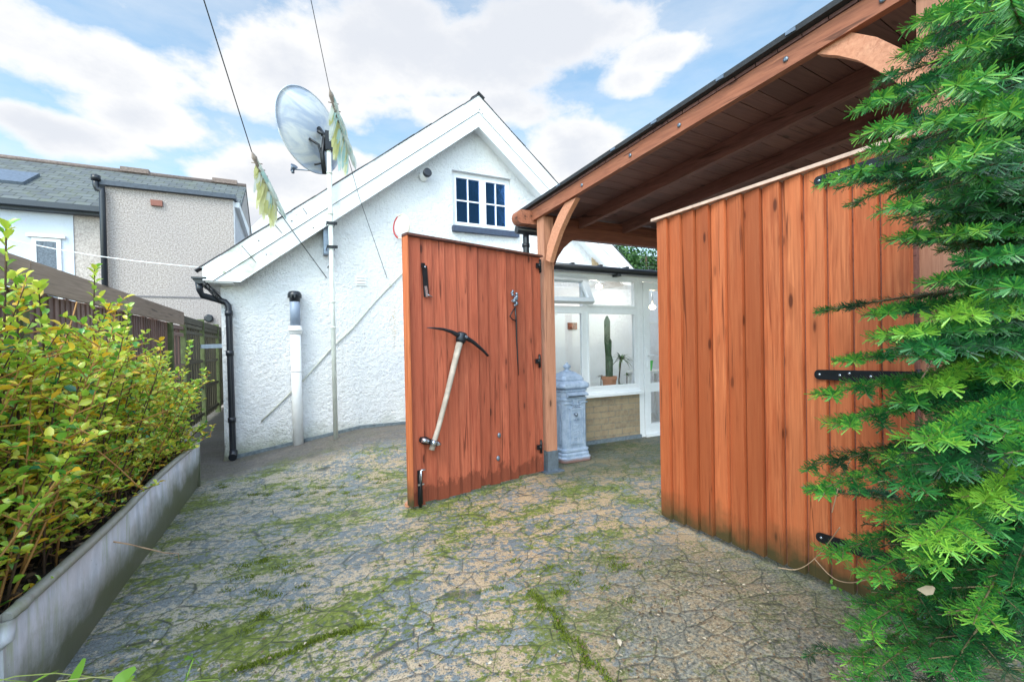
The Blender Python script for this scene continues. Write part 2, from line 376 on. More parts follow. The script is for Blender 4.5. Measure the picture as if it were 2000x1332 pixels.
def mk_ground():
    m, nt, b = newmat('stamped_paving', (.2, .2, .2), .7, 0, .45); p = geopos(nt)
    wv = nt.nodes.new('ShaderNodeTexNoise'); wv.inputs['Scale'].default_value = 3.2; wv.inputs['Detail'].default_value = 3; nt.links.new(p, wv.inputs['Vector'])
    vs = nt.nodes.new('ShaderNodeVectorMath'); vs.operation = 'SCALE'; vs.inputs[3].default_value = .12; nt.links.new(wv.outputs['Color'], vs.inputs[0])
    va = nt.nodes.new('ShaderNodeVectorMath'); va.operation = 'ADD'; nt.links.new(p, va.inputs[0]); nt.links.new(vs.outputs[0], va.inputs[1])
    q = mapping(nt, va.outputs[0], (5.6, 8.2, 0), rot=(0, 0, R(25)))
    vo = nt.nodes.new('ShaderNodeTexVoronoi'); vo.feature = 'DISTANCE_TO_EDGE'; vo.inputs['Randomness'].default_value = .66; vo.inputs['Scale'].default_value = 1; nt.links.new(q, vo.inputs['Vector'])
    vc = nt.nodes.new('ShaderNodeTexVoronoi'); vc.inputs['Randomness'].default_value = .66; vc.inputs['Scale'].default_value = 1; nt.links.new(q, vc.inputs['Vector'])
    scol = nt.nodes.new('ShaderNodeSeparateColor'); nt.links.new(vc.outputs['Color'], scol.inputs[0])
    edge = vo.outputs['Distance']
    big = noise(nt, p, .75, 3, .5); mid = noise(nt, p, 3.3, 5, .65); fine = noise(nt, p, 42, 5, .75); fine2 = noise(nt, mapping(nt, p, (1, 1, 1), (7, 3, 0)), 26, 5, .75); vf = noise(nt, p, 130, 3, .7)
    x = sepz(nt, p, 0); y = sepz(nt, p, 1)
    # bare stone
    c = mix(nt, scol.outputs[0], (.14, .168, .185), (.24, .268, .285))
    c = mix(nt, maprange(nt, fine, .4, .62, 0, .5), c, (.115, .13, .135))
    # tan / peach lichen crust, more on the right
    tanf = M_(nt, 'ADD', M_(nt, 'ADD', mid, M_(nt, 'MULTIPLY', M_(nt, 'SUBTRACT', scol.outputs[1], .5), .16)), M_(nt, 'MULTIPLY', M_(nt, 'SUBTRACT', big, .5), .35))
    tm = M_(nt, 'ADD', M_(nt, 'MULTIPLY', maprange(nt, tanf, .34, .66), .46), M_(nt, 'MULTIPLY', M_(nt, 'SUBTRACT', fine2, .5), 2.6))
    warm = maprange(nt, x, -.6, 1.2)
    tcol = mix(nt, warm, (.43, .385, .30), (.52, .355, .20))
    c = mix(nt, maprange(nt, tm, .15, .30, 0, .9), c, tcol)
    # dark crumbs
    c = mix(nt, maprange(nt, vf, .53, .60, 0, .8), c, (.045, .05, .04))
    # moss and algae
    mossn = noise(nt, mapping(nt, p, (1, 1.5, 1), (4, 9, 0)), 1.5, 6, .72)
    mm = M_(nt, 'ADD', mossn, M_(nt, 'MULTIPLY', M_(nt, 'SUBTRACT', fine, .5), .85))
    mm = M_(nt, 'ADD', mm, maprange(nt, edge, 0., .22, .075, 0.))
    mosscol = mix(nt, maprange(nt, fine2, .35, .6), (.060, .085, .012), (.19, .24, .025))
    c = mix(nt, maprange(nt, mm, .53, .62, 0, .95), c, mosscol)
    # dark brown litter under the fir
    dx = M_(nt, 'SUBTRACT', x, 1.9); dy = M_(nt, 'SUBTRACT', y, 1.25)
    rr = M_(nt, 'SQRT', M_(nt, 'ADD', M_(nt, 'MULTIPLY', dx, dx), M_(nt, 'MULTIPLY', dy, dy)))
    lf = M_(nt, 'ADD', M_(nt, 'MULTIPLY', rr, -1.), M_(nt, 'MULTIPLY', fine2, 1.3))
    c = mix(nt, maprange(nt, lf, -.52, .05, 0, .72), c, mix(nt, maprange(nt, noise(nt, p, 75, 4, .75), .42, .6), (.05, .05, .034), (.33, .29, .20)))
    # darker greenish ground behind the gates and earth by the wall
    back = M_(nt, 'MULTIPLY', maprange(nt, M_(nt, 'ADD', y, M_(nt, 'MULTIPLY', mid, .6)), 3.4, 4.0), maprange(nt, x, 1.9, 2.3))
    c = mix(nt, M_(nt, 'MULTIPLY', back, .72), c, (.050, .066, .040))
    ea = maprange(nt, M_(nt, 'ADD', y, M_(nt, 'MULTIPLY', mid, .7)), 5.35, 5.75)
    c = mix(nt, M_(nt, 'MULTIPLY', ea, .88), c, mix(nt, maprange(nt, fine, .35, .65), (.05, .043, .04), (.17, .15, .135)))
    # joints
    j = maprange(nt, M_(nt, 'ADD', edge, M_(nt, 'MULTIPLY', fine, .03)), .020, .040, 1., 0.)
    jj = M_(nt, 'MULTIPLY', M_(nt, 'MULTIPLY', j, maprange(nt, ea, 0, 1, 1, 0)), maprange(nt, noise(nt, p, 2.5, 4, .7), .40, .66, 1., .45))
    c = mix(nt, M_(nt, 'MULTIPLY', jj, .85), c, (.03, .034, .03))
    setcol(nt, b, c)
    h = M_(nt, 'ADD', M_(nt, 'MULTIPLY', maprange(nt, edge, 0., .10, 0., 1., True), .8), M_(nt, 'MULTIPLY', fine, .55))
    h = M_(nt, 'ADD', h, M_(nt, 'MULTIPLY', maprange(nt, mm, .55, .75), .7)); h = M_(nt, 'ADD', h, M_(nt, 'MULTIPLY', mid, .8))
    bump(nt, b, h, .6, .009)
    b.inputs['Roughness'].default_value = .62
    return m
W['ground'] = mk_ground()

def mk_leaf(name, stops, rough=.4, spec=.5, trans=.25):
    m, nt, b = newmat(name, (.1, .2, .03), rough, 0, spec)
    at = nt.nodes.new('ShaderNodeAttribute'); at.attribute_name = 'v'
    cr = nt.nodes.new('ShaderNodeValToRGB'); nt.links.new(at.outputs['Fac'], cr.inputs[0])
    el_ = cr.color_ramp.elements
    el_[0].position = stops[0][0]; el_[0].color = stops[0][1]+(1,); el_[1].position = stops[-1][0]; el_[1].color = stops[-1][1]+(1,)
    for ps, cc in stops[1:-1]: e = el_.new(ps); e.color = cc+(1,)
    setcol(nt, b, cr.outputs[0])
    if trans:
        tr = nt.nodes.new('ShaderNodeBsdfTranslucent'); nt.links.new(cr.outputs[0], tr.inputs[0])
        ms = nt.nodes.new('ShaderNodeMixShader'); ms.inputs[0].default_value = trans
        out = [n for n in nt.nodes if n.type == 'OUTPUT_MATERIAL'][0]
        nt.links.new(b.outputs[0], ms.inputs[1]); nt.links.new(tr.outputs[0], ms.inputs[2]); nt.links.new(ms.outputs[0], out.inputs[0])
    return m
W['shrubleaf'] = mk_leaf('shrub_leaf', [(0, (.03, .17, .10)), (.15, (.09, .34, .05)), (.42, (.28, .55, .06)), (.66, (.58, .72, .09)), (.90, (.85, .78, .10)), (1, (.85, .52, .04))], .25, .9, .35)
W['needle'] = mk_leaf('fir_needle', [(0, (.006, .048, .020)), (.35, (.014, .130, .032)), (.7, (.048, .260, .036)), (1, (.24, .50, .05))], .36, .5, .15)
W['treeleaf'] = mk_leaf('tree_leaf', [(0, (.012, .045, .015)), (.5, (.04, .12, .03)), (1, (.12, .24, .06))], .5, .4, .2)
W['stem'] = simple('orange_brown_stem', (.40, .20, .055), .6, 0, .4, 0, 9)
W['dstem'] = simple('brown_bark', (.085, .05, .03), .85, 0, .4, .5, 30)
W['litter'] = mk_leaf('leaf_litter', [(0, (.05, .03, .02)), (.5, (.20, .13, .07)), (1, (.55, .47, .36))], .7, .3, 0)
W['moss'] = mk_leaf('moss', [(0, (.05, .08, .01)), (1, (.22, .28, .03))], .8, .2, .2)
W['grass'] = mk_leaf('weed_blade', [(0, (.10, .28, .03)), (.6, (.30, .50, .06)), (1, (.62, .58, .28))], .45, .4, .3)

def mk_glass():
    m = bpy.data.materials.new('window_glass'); m.use_nodes = True; nt = m.node_tree; nt.nodes.clear()
    tr = nt.nodes.new('ShaderNodeBsdfTransparent'); tr.inputs[0].default_value = (.92, .95, .96, 1)
    gl = nt.nodes.new('ShaderNodeBsdfGlossy'); gl.inputs['Roughness'].default_value = .02
    fr = nt.nodes.new('ShaderNodeLayerWeight'); fr.inputs[0].default_value = .5
    ms = nt.nodes.new('ShaderNodeMixShader'); nt.links.new(M_(nt, 'ADD', M_(nt, 'MULTIPLY', M_(nt, 'POWER', fr.outputs[1], 5.), .9), .05), ms.inputs[0]); nt.links.new(tr.outputs[0], ms.inputs[1]); nt.links.new(gl.outputs[0], ms.inputs[2])
    o = nt.nodes.new('ShaderNodeOutputMaterial'); nt.links.new(ms.outputs[0], o.inputs[0]); return m
W['glass'] = mk_glass()
def mk_darkglass():
    m, nt, b = newmat('dark_glass', (.055, .15, .36), .04, .85, .5)
    n = noise(nt, geopos(nt), 5, 5, .7); bump(nt, b, n, .12, .02); return m
W['dglass'] = mk_darkglass()
def emis(name, colr, s):
    m, nt, b = newmat(name, colr, .4); b.inputs['Emission Color'].default_value = tuple(colr)+(1,); b.inputs['Emission Strength'].default_value = s; return m

# ------------------------------------------------------------------ ground
def gz(x, y):
    a = min(1, max(0, (y-4.15)/1.75)); a = a*a*(3-2*a)
    h = .135*max(0, min(1.75, (x+.80)/.8*.92))*a
    k = min(1, max(0, (x-1.75)/.5)); return h*(1-k)
xs = sorted(set([-400, -60, -12, -6, -4] + [round(-3+.1*i, 3) for i in range(101)] + [8, 12, 25, 60, 400]))
ys = sorted(set([-400, -60, -12, -5, -2] + [round(-1+.1*i, 3) for i in range(81)] + [7.5, 9, 12, 18, 40, 400]))
g = MB(); nx = len(xs)
g.v = [(x, y, gz(x, y)+(.012*math.sin(3.1*x+1.3*y)*math.sin(2.3*y-x) if -2 < x < 2 and 1 < y < 4 else 0)) for y in ys for x in xs]
for j in range(len(ys)-1):
    for i in range(nx-1): g.f.append((j*nx+i, j*nx+i+1, (j+1)*nx+i+1, (j+1)*nx+i)); g.sm.append(True)
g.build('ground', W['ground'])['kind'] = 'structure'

# ------------------------------------------------------------------ house (white gabled bungalow)
YW = 6.06; YB = 5.84
house = thing('house', 'white roughcast gabled bungalow with slate roof and black drainpipe', 'house', (2.45, YW, 0))
XL, XR, XA = -.77, 5.70, 2.465
apW = 4.80; slope = (4.80-2.06)/(XA-XL)
def ztop(x): return apW-abs(x-XA)*slope
wx0, wx1, wz0, wz1 = 2.04, 2.965, 2.985, 3.775
m = MB()
y = YW; b0 = -.1
m.add([(XL, y, b0), (wx0, y, b0), (wx0, y, ztop(wx0)), (XL, y, ztop(XL))], [(0, 1, 2, 3)])
m.add([(wx1, y, b0), (XR, y, b0), (XR, y, ztop(XR)), (wx1, y, ztop(wx1))], [(0, 1, 2, 3)])
m.add([(wx0, y, b0), (wx1, y, b0), (wx1, y, wz0), (wx0, y, wz0)], [(0, 1, 2, 3)])
m.add([(wx0, y, wz1), (wx1, y, wz1), (wx1, y, ztop(wx1)), (XA, y, apW), (wx0, y, ztop(wx0))], [(0, 1, 2, 3, 4)])
for (xa, za, xb, zb) in ((wx0, wz0, wx1, wz0), (wx1, wz0, wx1, wz1), (wx1, wz1, wx0, wz1), (wx0, wz1, wx0, wz0)):
    m.add([(xa, y, za), (xb, y, zb), (xb, y+.3, zb), (xa, y+.3, za)], [(0, 1, 2, 3)])
m.add([(XL, y, b0), (XL, 15, b0), (XL, 15, ztop(XL)), (XL, y, ztop(XL))], [(0, 1, 2, 3)])
m.add([(XR, y, b0), (XR, 15, b0), (XR, 15, ztop(XR)), (XR, y, ztop(XR))], [(3, 2, 1, 0)])
m.add([(XL, 15, b0), (XR, 15, b0), (XR, 15, ztop(XR)), (XA, 15, apW), (XL, 15, ztop(XL))], [(4, 3, 2, 1, 0)])
m.build('wall', W['stucco'], house)
# footing: dark blue-grey plinth following the rising ground
m = MB()
for i in range(24):
    xa = XL+.05+i*.13; xb = xa+.13
    if xb > 2.3: break
    za, zb = gz(xa, YW)+.035, gz(xb, YW)+.035
    m.prism([(xa, YW-.001, -.1), (xb, YW-.001, -.1), (xb, YW-.001, zb), (xa, YW-.001, za)], (0, -.05, 0))
m.build('plinth', simple('damp_concrete', (.13, .16, .18), .8, 0, .4, .6, 25), house)
# roof
aT = Vector(UY(935, 187, YB)); eT = Vector(UY(395, 521, YB)); rT = Vector(UY(1240, 528, YB))
roofth = .05
def side(e, name):
    d = (e-aT).normalized(); n = Vector((-d.z, 0, d.x)); n = n if n.z > 0 else -n
    m = MB(); e2 = e+d*.03
    m.prism([aT+n*.012+Vector((0, -.03, 0)), e2+n*.012+Vector((0, -.03, 0)), e2+n*(.012+roofth)+Vector((0, -.03, 0)), aT+n*(.012+roofth)+Vector((0, -.03, 0))], (0, 9.3, 0))
    return m
def ragged(m, e):
    d = (e-aT).normalized(); n = Vector((-d.z, 0, d.x)); n = n if n.z > 0 else -n
    L = (e-aT).length; k = 0.
    while k < L-.1:
        l = random.uniform(.26, .36); p = aT+d*(k+l/2)+n*(.003+random.uniform(0, .005))+Vector((0, .075-random.uniform(0, .006), 0))
        m.box(p+n*.004, (l*1.02, .16, .009), d+n*random.uniform(-.03, .03), (0, 1, 0)); k += l
    return m
rm = MB()
for e in (eT, rT):
    d = (e-aT).normalized(); n = Vector((-d.z, 0, d.x)); n = n if n.z > 0 else -n; e2 = e+d*.03; o = Vector((0, .02, 0))
    rm.prism([aT+n*.003+o, e2+n*.003+o, e2+n*.010+o, aT+n*.010+o], (0, 9.2, 0)); ragged(rm, e)
rm.build('roof', simple('dark_slate_edge', (.085, .085, .095), .75, 0, .5, .5, 30), house)
m = MB(); m.box(aT+Vector((.03, .9, .0)), (.12, 1.86, .02), Vector((1, 0, -.75)), (0, 1, 0)); m.box(aT+Vector((-.05, .9, -.012)), (.12, 1.8, .02), Vector((1, 0, .75)), (0, 1, 0)); m.build('ridge_tile', W['felt'], house)
# barge boards (two planks each side, boxed eaves)
bw = .335
def barge(e, k0, k1, off, nm='bargeboard'):
    d = (e-aT).normalized(); n = Vector((-d.z, 0, d.x)); n = n if n.z < 0 else -n
    cut = lambda k: aT+Vector((0, 0, -k/abs(d.x)))      # mitre at the apex
    L = (e-aT).length; o = Vector((0, off, 0))
    m = MB()
    pts = [cut(k0), cut(k1)]
    # lower end is cut level
    zb = e.z-.150 if e.x < 0 else e.z-.25
    sl = abs(d.z/d.x)
    zl = lambda k, x_: aT.z-k/abs(d.x)-abs(x_-aT.x)*sl
    def along(k):
        z_ = zl(k, e.x)
        if z_ >= zb: return Vector((e.x, aT.y, z_))
        return Vector((aT.x+math.copysign((aT.z-k/abs(d.x)-zb)/sl, e.x-aT.x), aT.y, zb))
    p1, p0 = along(k1), along(k0)
    pts = [cut(k0)+o, p0+o]
    if zl(k1, e.x) < zb and zl(k0, e.x) > zb: pts.append(Vector((e.x, aT.y, zb))+o)
    pts += [p1+o, cut(k1)+o]
    m.prism(pts, (0, .045, 0)); return m
for e in (eT, rT):
    m = barge(e, 0., bw*.52, 0.); m.build('bargeboard', W['barge'], house)
    m = barge(e, bw*.52+.006, bw, .012); m.build('bargeboard', W['barge'], house)
# soffit boards closing the overhang, slightly behind the lower planks
m = MB()
for e in (eT, rT):
    d = (e-aT).normalized(); n = Vector((-d.z, 0, d.x)); n = n if n.z < 0 else -n
    a = aT+Vector((0, 0, -(bw-.03)/abs(d.x))); bq = e+n*(bw-.03)-d*.35
    m.prism([a+Vector((0, .05, 0)), bq+Vector((0, .05, 0)), bq+Vector((0, YW-YB+.02, 0)), a+Vector((0, YW-YB+.02, 0))], n*-.015)
m.bb(eT.x+.02, XL+.14, YB+.03, 14.9, eT.z-.165, eT.z-.152)
m.build('soffit', W['barge'], house)
for (px, py, qx, qy) in ((591, 406, 600, 419), (535, 437, 551, 456), (472, 480, 500, 513)):
    m = MB(); m.beam(UY(px, py, YB-.002), UY(qx, qy, YB-.002), .006, .006); m.build('board_joint', W['felt'], house)
for (px, py) in ((943, 223), (937, 214), (612, 445), (570, 432), (505, 470), (520, 497)):
    m = MB(); m.ball(UY(px, py, YB-.004), .008, 6); m.build('nail', W['felt'], house)
# upper window
def frame_rect(m, x0, x1, z0, z1, t, yy, dpt):
    m.bb(x0, x0+t, yy, yy+dpt, z0, z1); m.bb(x1-t, x1, yy, yy+dpt, z0, z1)
    m.bb(x0+t, x1-t, yy, yy+dpt, z0, z0+t); m.bb(x0+t, x1-t, yy, yy+dpt, z1-t, z1)
yf = YW+.06
m = MB(); frame_rect(m, wx0+.002, wx1-.002, wz0+.002, wz1-.002, .045, yf, .07); m.bb(2.50, 2.545, yf, yf+.07, wz0+.05, wz1-.05)
win = m.build('window', W['upvc'], house)
for (a, b_) in ((wx0+.045, 2.50), (2.545, wx1-.045)):
    m = MB(); frame_rect(m, a, b_, wz0+.045, wz1-.055, .028, yf-.014, .05)
    mxx = (a+b_)/2; mz = (wz0+wz1)/2-.01
    m.bb(mxx-.009, mxx+.009, yf-.008, yf+.02, wz0+.07, wz1-.08); m.bb(a+.028, mxx-.009, yf-.008, yf+.02, mz-.009, mz+.009); m.bb(mxx+.009, b_-.028, yf-.008, yf+.02, mz-.009, mz+.009)
    m.build('sash', W['upvc'], win)
    m = MB(); m.bb(a+.01, b_-.01, yf+.01, yf+.016, wz0+.055, wz1-.065); m.build('pane', W['dglass'], win)
m = MB(); m.bb(2.02, 3.06, YW-.07, YW+.05, 2.895, 2.975); m.build('sill', simple('slate_blue_sill', (.035, .05, .09), .5, 0, .2), win)
# flue outlet
p = UY(826, 347, YW); m = MB(); m.lathe(p, [(.062, 0), (.062, .03), (.05, .032), (.05, .12)], 16, (.15, -1, .1)); fl = m.build('flue_outlet', W['white_paint'], house)
m = MB(); m.lathe(p+Vector((.018, -.118, .012)), [(.052, 0), (.058, .01), (.058, .05), (.045, .052)], 16, (.15, -1, .1)); m.build('cap', W['blackpl'], fl)
# wall vents
p = UY(705, 549, YW); m = MB(); m.bb(p.x-.066, p.x+.066, YW-.014, YW-.002, p.z-.06, p.z+.06)
for k in range(3): m.box((p.x, YW-.022, p.z-.035+k*.036), (.11, .02, .006), (1, 0, 0), (0, 1, -.6))
m.build('air_vent', W['white_paint'], house)
p = UY(1162, 512, YW); m = MB(); m.bb(p.x-.07, p.x+.07, YW-.014, YW-.002, p.z-.11, p.z+.11)
for k in range(4): m.box((p.x, YW-.022, p.z-.075+k*.05), (.12, .02, .010), (1, 0, 0), (0, 1, -.6))
m.build('air_vent', simple('tan_vent', (.50, .38, .24), .7), house)
# soil pipe
px_ = UY(577, 640, YW-.09); bx_ = px_.x
zc = UY(578, 645, YW-.09).z; zt = UY(577, 570, YW-.09).z
m = MB(); m.lathe((bx_, YW-.09, .02), [(.058, 0), (.058, zc-.06)], 20); m.lathe((bx_, YW-.09, 1.0), [(.062, 0), (.062, .012)], 20)
m.lathe((bx_, YW-.09, zc-.05), [(.060, 0), (.072, .012), (.072, .04), (.080, .042), (.080, .062), (.070, .064), (.070, .10), (.060, .102)], 20)
sp = m.build('soil_pipe', W['white_paint'], house)
m = MB(); m.lathe((bx_, YW-.09, zc+.05), [(.056, 0), (.056, zt-zc-.12)], 20); m.build('vent_section', W['grey_pipe'], sp)
m = MB(); m.lathe((bx_, YW-.09, zt-.09), [(.058, -.03), (.06, .015), (.076, .017), (.078, .055), (.066, .085), (.05, .095)], 20)
for k in range(12):
    a = k*math.pi/6; m.box((bx_+.073*math.cos(a), YW-.09+.073*math.sin(a), zt-.055), (.008, .012, .04), (math.cos(a), math.sin(a), 0), (-math.sin(a), math.cos(a), 0))
m.build('cowl', W['blackpl'], sp)
# gutter and downpipe
gx = UY(388, 545, YB).x; gzz = UY(388, 548, YB).z
m = MB()
prof = [(math.cos(t)*.062, -abs(math.sin(t))*.058) for t in [math.pi*i/8 for i in range(9)]]
poly = [(gx+a, YB+.03, gzz+.03+b_) for a, b_ in prof]
m.prism(poly, (0, 9., 0)); m.bb(gx-.07, gx+.07, YB+.0, YB+.035, gzz+.02, gzz+.04)
m.build('gutter', W['blackpl'], house)
yd = YW-.065
P = lambda x, y_: UY(x, y_, yd)
m = MB()
pts = [UY(388, 552, YB+.08), UY(390, 566, YB+.08), UY(395, 577, YB+.12), P(440, 590), P(446, 597), P(447, 612), P(455, 880), P(456, 893)]
m.tube(pts, .034, 12)
for (x_, y_) in ((447, 612), (449, 690), (453, 820)): q = P(x_, y_); m.lathe(q, [(.034, -.03), (.041, -.028), (.041, .028), (.034, .03)], 14)
q = P(456, 880); m.tube([q, q+Vector((0, -.02, -.04)), q+Vector((0, -.09, -.06))], .042, 12)
m.build('downpipe', W['blackpl'], house)
m = MB()
a0, a1 = UY(399, 548, YB+.1), UY(433, 583, YB+.1); b0_, b1_ = a0+Vector((0, 0, -.06)), a1+Vector((-.02, 0, -.04))
m.tube([a0, a1], .008, 6); m.tube([b0_, b1_], .008, 6)
for k in range(5): t = (k+.5)/5; m.tube([a0.lerp(a1, t), b0_.lerp(b1_, t)], .006, 6)
m.build('gutter_bracket', W['black'], house)
# flaking corner render at the foot of the wall
m = MB(); q = UY(440, 880, YW); m.lathe((XL+.04, YW-.012, -.02), [(.06, 0), (.045, .1), (.03, .25), (.02, .45)], 8); m.build('corner_render', W['stucco'], house)
# conduit running across the wall
m = MB(); P = lambda x, y_: UY(x, y_, YW-.012)
m.tube([P(510, 823), P(540, 794), P(570, 764), P(590, 745), P(651, 676), P(687, 643), P(730, 592), P(763, 557), P(782, 538), P(800, 520)], .008, 8)
q = P(763, 557); m.box(q, (.035, .03, .03)); m.build('conduit', simple('dull_conduit', (.52, .53, .46), .6, 0, .25), house)
for (x_, y_) in ((708, 388), (640, 523)):     # hooks left in the wall
    q = UY(x_, y_, YW); m = MB(); m.tube([q, q+Vector((.0, -.10, .0)), q+Vector((.07, -.10, 0))], .006, 6); m.build('hook', W['black'], house)

# ------------------------------------------------------------------ satellite dish on a pole
yp = 5.76
base = UY(656, 858, yp); topp = UY(641, 262, yp); gzp = gz(base.x, yp)
dish = thing('satellite_dish', 'large weathered satellite dish on a tall white pole against the gable', 'satellite dish', (base.x, yp, gzp))
m = MB(); m.tube([(base.x, yp, gzp-.02), (base.x, yp, topp.z)], .026, 14)
for (x_, y_) in ((650, 640), (651, 590), (641, 338), (643, 418)): q = UY(x_, y_, yp); m.lathe((base.x, yp, q.z), [(.027, -.01), (.033, -.009), (.033, .009), (.027, .01)], 12)
m.build('pole', simple('dirty_white_pole', (.66, .68, .62), .45, 0, .18, 0, 6), dish)
m = MB()
z1, z2 = UY(643, 437, yp).z, UY(643, 483, yp).z
q = UY(634, 462, YW-.08); m.bb(base.x-.075, base.x-.015, YW-.14, YW-.004, z2-.05, z1+.03)
m.build('wall_bracket', W['galv'], dish)
for zz in (z1, z2): m = MB(); m.bb(base.x-.05, base.x+.06, yp-.034, yp-.028, zz-.018, zz+.018); m.tube([(base.x+.045, yp-.08, zz), (base.x+.045, yp+.15, zz)], .006, 6); m.tube([(base.x-.045, yp-.06, zz), (base.x-.045, yp+.2, zz)], .006, 6); m.bb(base.x+.03, base.x+.07, yp-.05, yp-.03, zz-.016, zz+.016); m.build('clamp', W['black'], dish)
vc_ = UD(600, 253, 1).copy(); dcen = UY(605.6, 256.4, 5.98)
vd = (dcen-CP).normalized(); ur = (rt-vd*rt.dot(vd)).normalized(); uu = vd.cross(ur)*-1
uu = ur.cross(vd)
nrm = Vector((-.675, .738, -.03)).normalized()         # boresight, away from us
e1 = Vector((0, 0, 1)); e1 = (e1-nrm*e1.dot(nrm)).normalized(); e2 = nrm.cross(e1)
RD = .494
m = MB(); rings, seg = 10, 56; vs = []
for side_ in (0, 1):
    for i in range(rings+1):
        t = i/rings
        for j in range(seg):
            th = 2*math.pi*j/seg; vs.append(dcen+e1*(math.cos(th)*t*RD)+e2*(math.sin(th)*t*RD)+nrm*(.13*(t*t-1)+(-.004 if side_ else .004)))
fs = []
for side_ in (0, 1):
    b_ = side_*(rings+1)*seg
    for i in range(rings):
        for j in range(seg):
            f_ = (b_+i*seg+j, b_+i*seg+(j+1) % seg, b_+(i+1)*seg+(j+1) % seg, b_+(i+1)*seg+j); fs.append(f_ if side_ else tuple(reversed(f_)))
r0_, r1_ = rings*seg, (rings+1)*seg+rings*seg
fs += [(r0_+j, r0_+(j+1) % seg, r1_+(j+1) % seg, r1_+j) for j in range(seg)]
m.add(vs, fs, True); m.tube([dcen+e1*(math.cos(2*math.pi*j/seg)*RD)+e2*(math.sin(2*math.pi*j/seg)*RD) for j in range(seg+1)], .008, 6, False)
dm, dnt, db = newmat('weathered_sky_patched_dish', (.5, .52, .56), .7, 0); pp = geopos(dnt)
n1 = noise(dnt, mapping(dnt, pp, (1, 1, 2.2), (2.2, 0, .4)), 1.7, 8, .62, .8); n2 = noise(dnt, pp, 14, 5, .7)
c = mix(dnt, maprange(dnt, n1, .40, .54), (.36, .41, .50), (.60, .61, .60)); c = mix(dnt, maprange(dnt, n2, .58, .72, 0, .5), c, (.44, .40, .36)); setcol(dnt, db, c)  # cloud reflections painted into the colour, brownish weathering specks on top
m.build('reflector', dm, dish)
m = MB()     # mount on the back
pt = Vector((base.x, yp, topp.z)); bc = dcen-nrm*.14
A_ = lambda x_, y_, Y_=5.80: UY(x_, y_, Y_)
m.tube([A_(632, 340), A_(627, 300), A_(622, 283), A_(604, 271)], .016, 8); m.tube([A_(614, 322), A_(634, 318)], .012, 6)
m.tube([A_(634, 262), A_(630, 300), A_(634, 340)], .022, 8); m.tube([A_(620, 256), A_(640, 268)], .02, 8)
m.bb(pt.x-.04, pt.x+.04, yp-.045, yp+.045, pt.z-.20, pt.z+.02); m.tube([bc, pt+Vector((0, 0, -.1))], .03, 8); m.tube([bc-e1*.25, pt+Vector((0, 0, -.19))], .014, 6)
m.build('mount', W['black'], dish)
eb = dcen-e1*RD*.98; ln = U(572, 331, eb+nrm*.40, nrm)
m = MB(); m.tube([eb, ln], .008, 6); m.build('feed_arm', W['galv'], dish)
m = MB(); back_ = (dcen-ln).normalized(); m.tube([ln-back_*.03, ln+back_*.02, ln+back_*.05], [.02, .03, .045], 10); m.tube([ln, ln+Vector((0, 0, -.05))], .018, 8); m.build('receiver_horn', W['galv'], dish)

# ------------------------------------------------------------------ cables with tattered windsocks
def cable(pts, name, label, r_, parent=None):
    m = MB(); m.tube(pts, r_, 6); o = m.build(name, W['rope'], parent)
    if parent is None: tag(o, label, 'cable')
    return o
far1 = UD(390, -25, 3.4); c1 = [far1+(far1-UD(491, 295, 4.7))*3, far1, UD(491, 295, 4.7), UD(543, 412, 5.1), UY(555, 428, YB-.07), UY(581, 465, YB-.04), UY(638, 543, YW-.01)]
cable(c1, 'cable', 'thin dark cable rising from the wall left of the dish pole', .005)
far2 = UD(602, -25, 3.9); c2 = [far2+(far2-UD(643, 172, 4.7))*3, far2, UD(643, 172, 4.7), UD(682, 315, 5.2), UY(701, 384, YB-.04), UY(756, 543, YW-.01)]
cable(c2, 'cable', 'thin dark cable rising from the wall right of the dish pole', .0035)
fabw = mk_leaf('faded_fabric', [(0, (.62, .68, .66)), (.45, (.85, .86, .80)), (.6, (.78, .76, .48)), (.8, (.60, .60, .28)), (1, (.52, .72, .72))], .8, .2, .5)
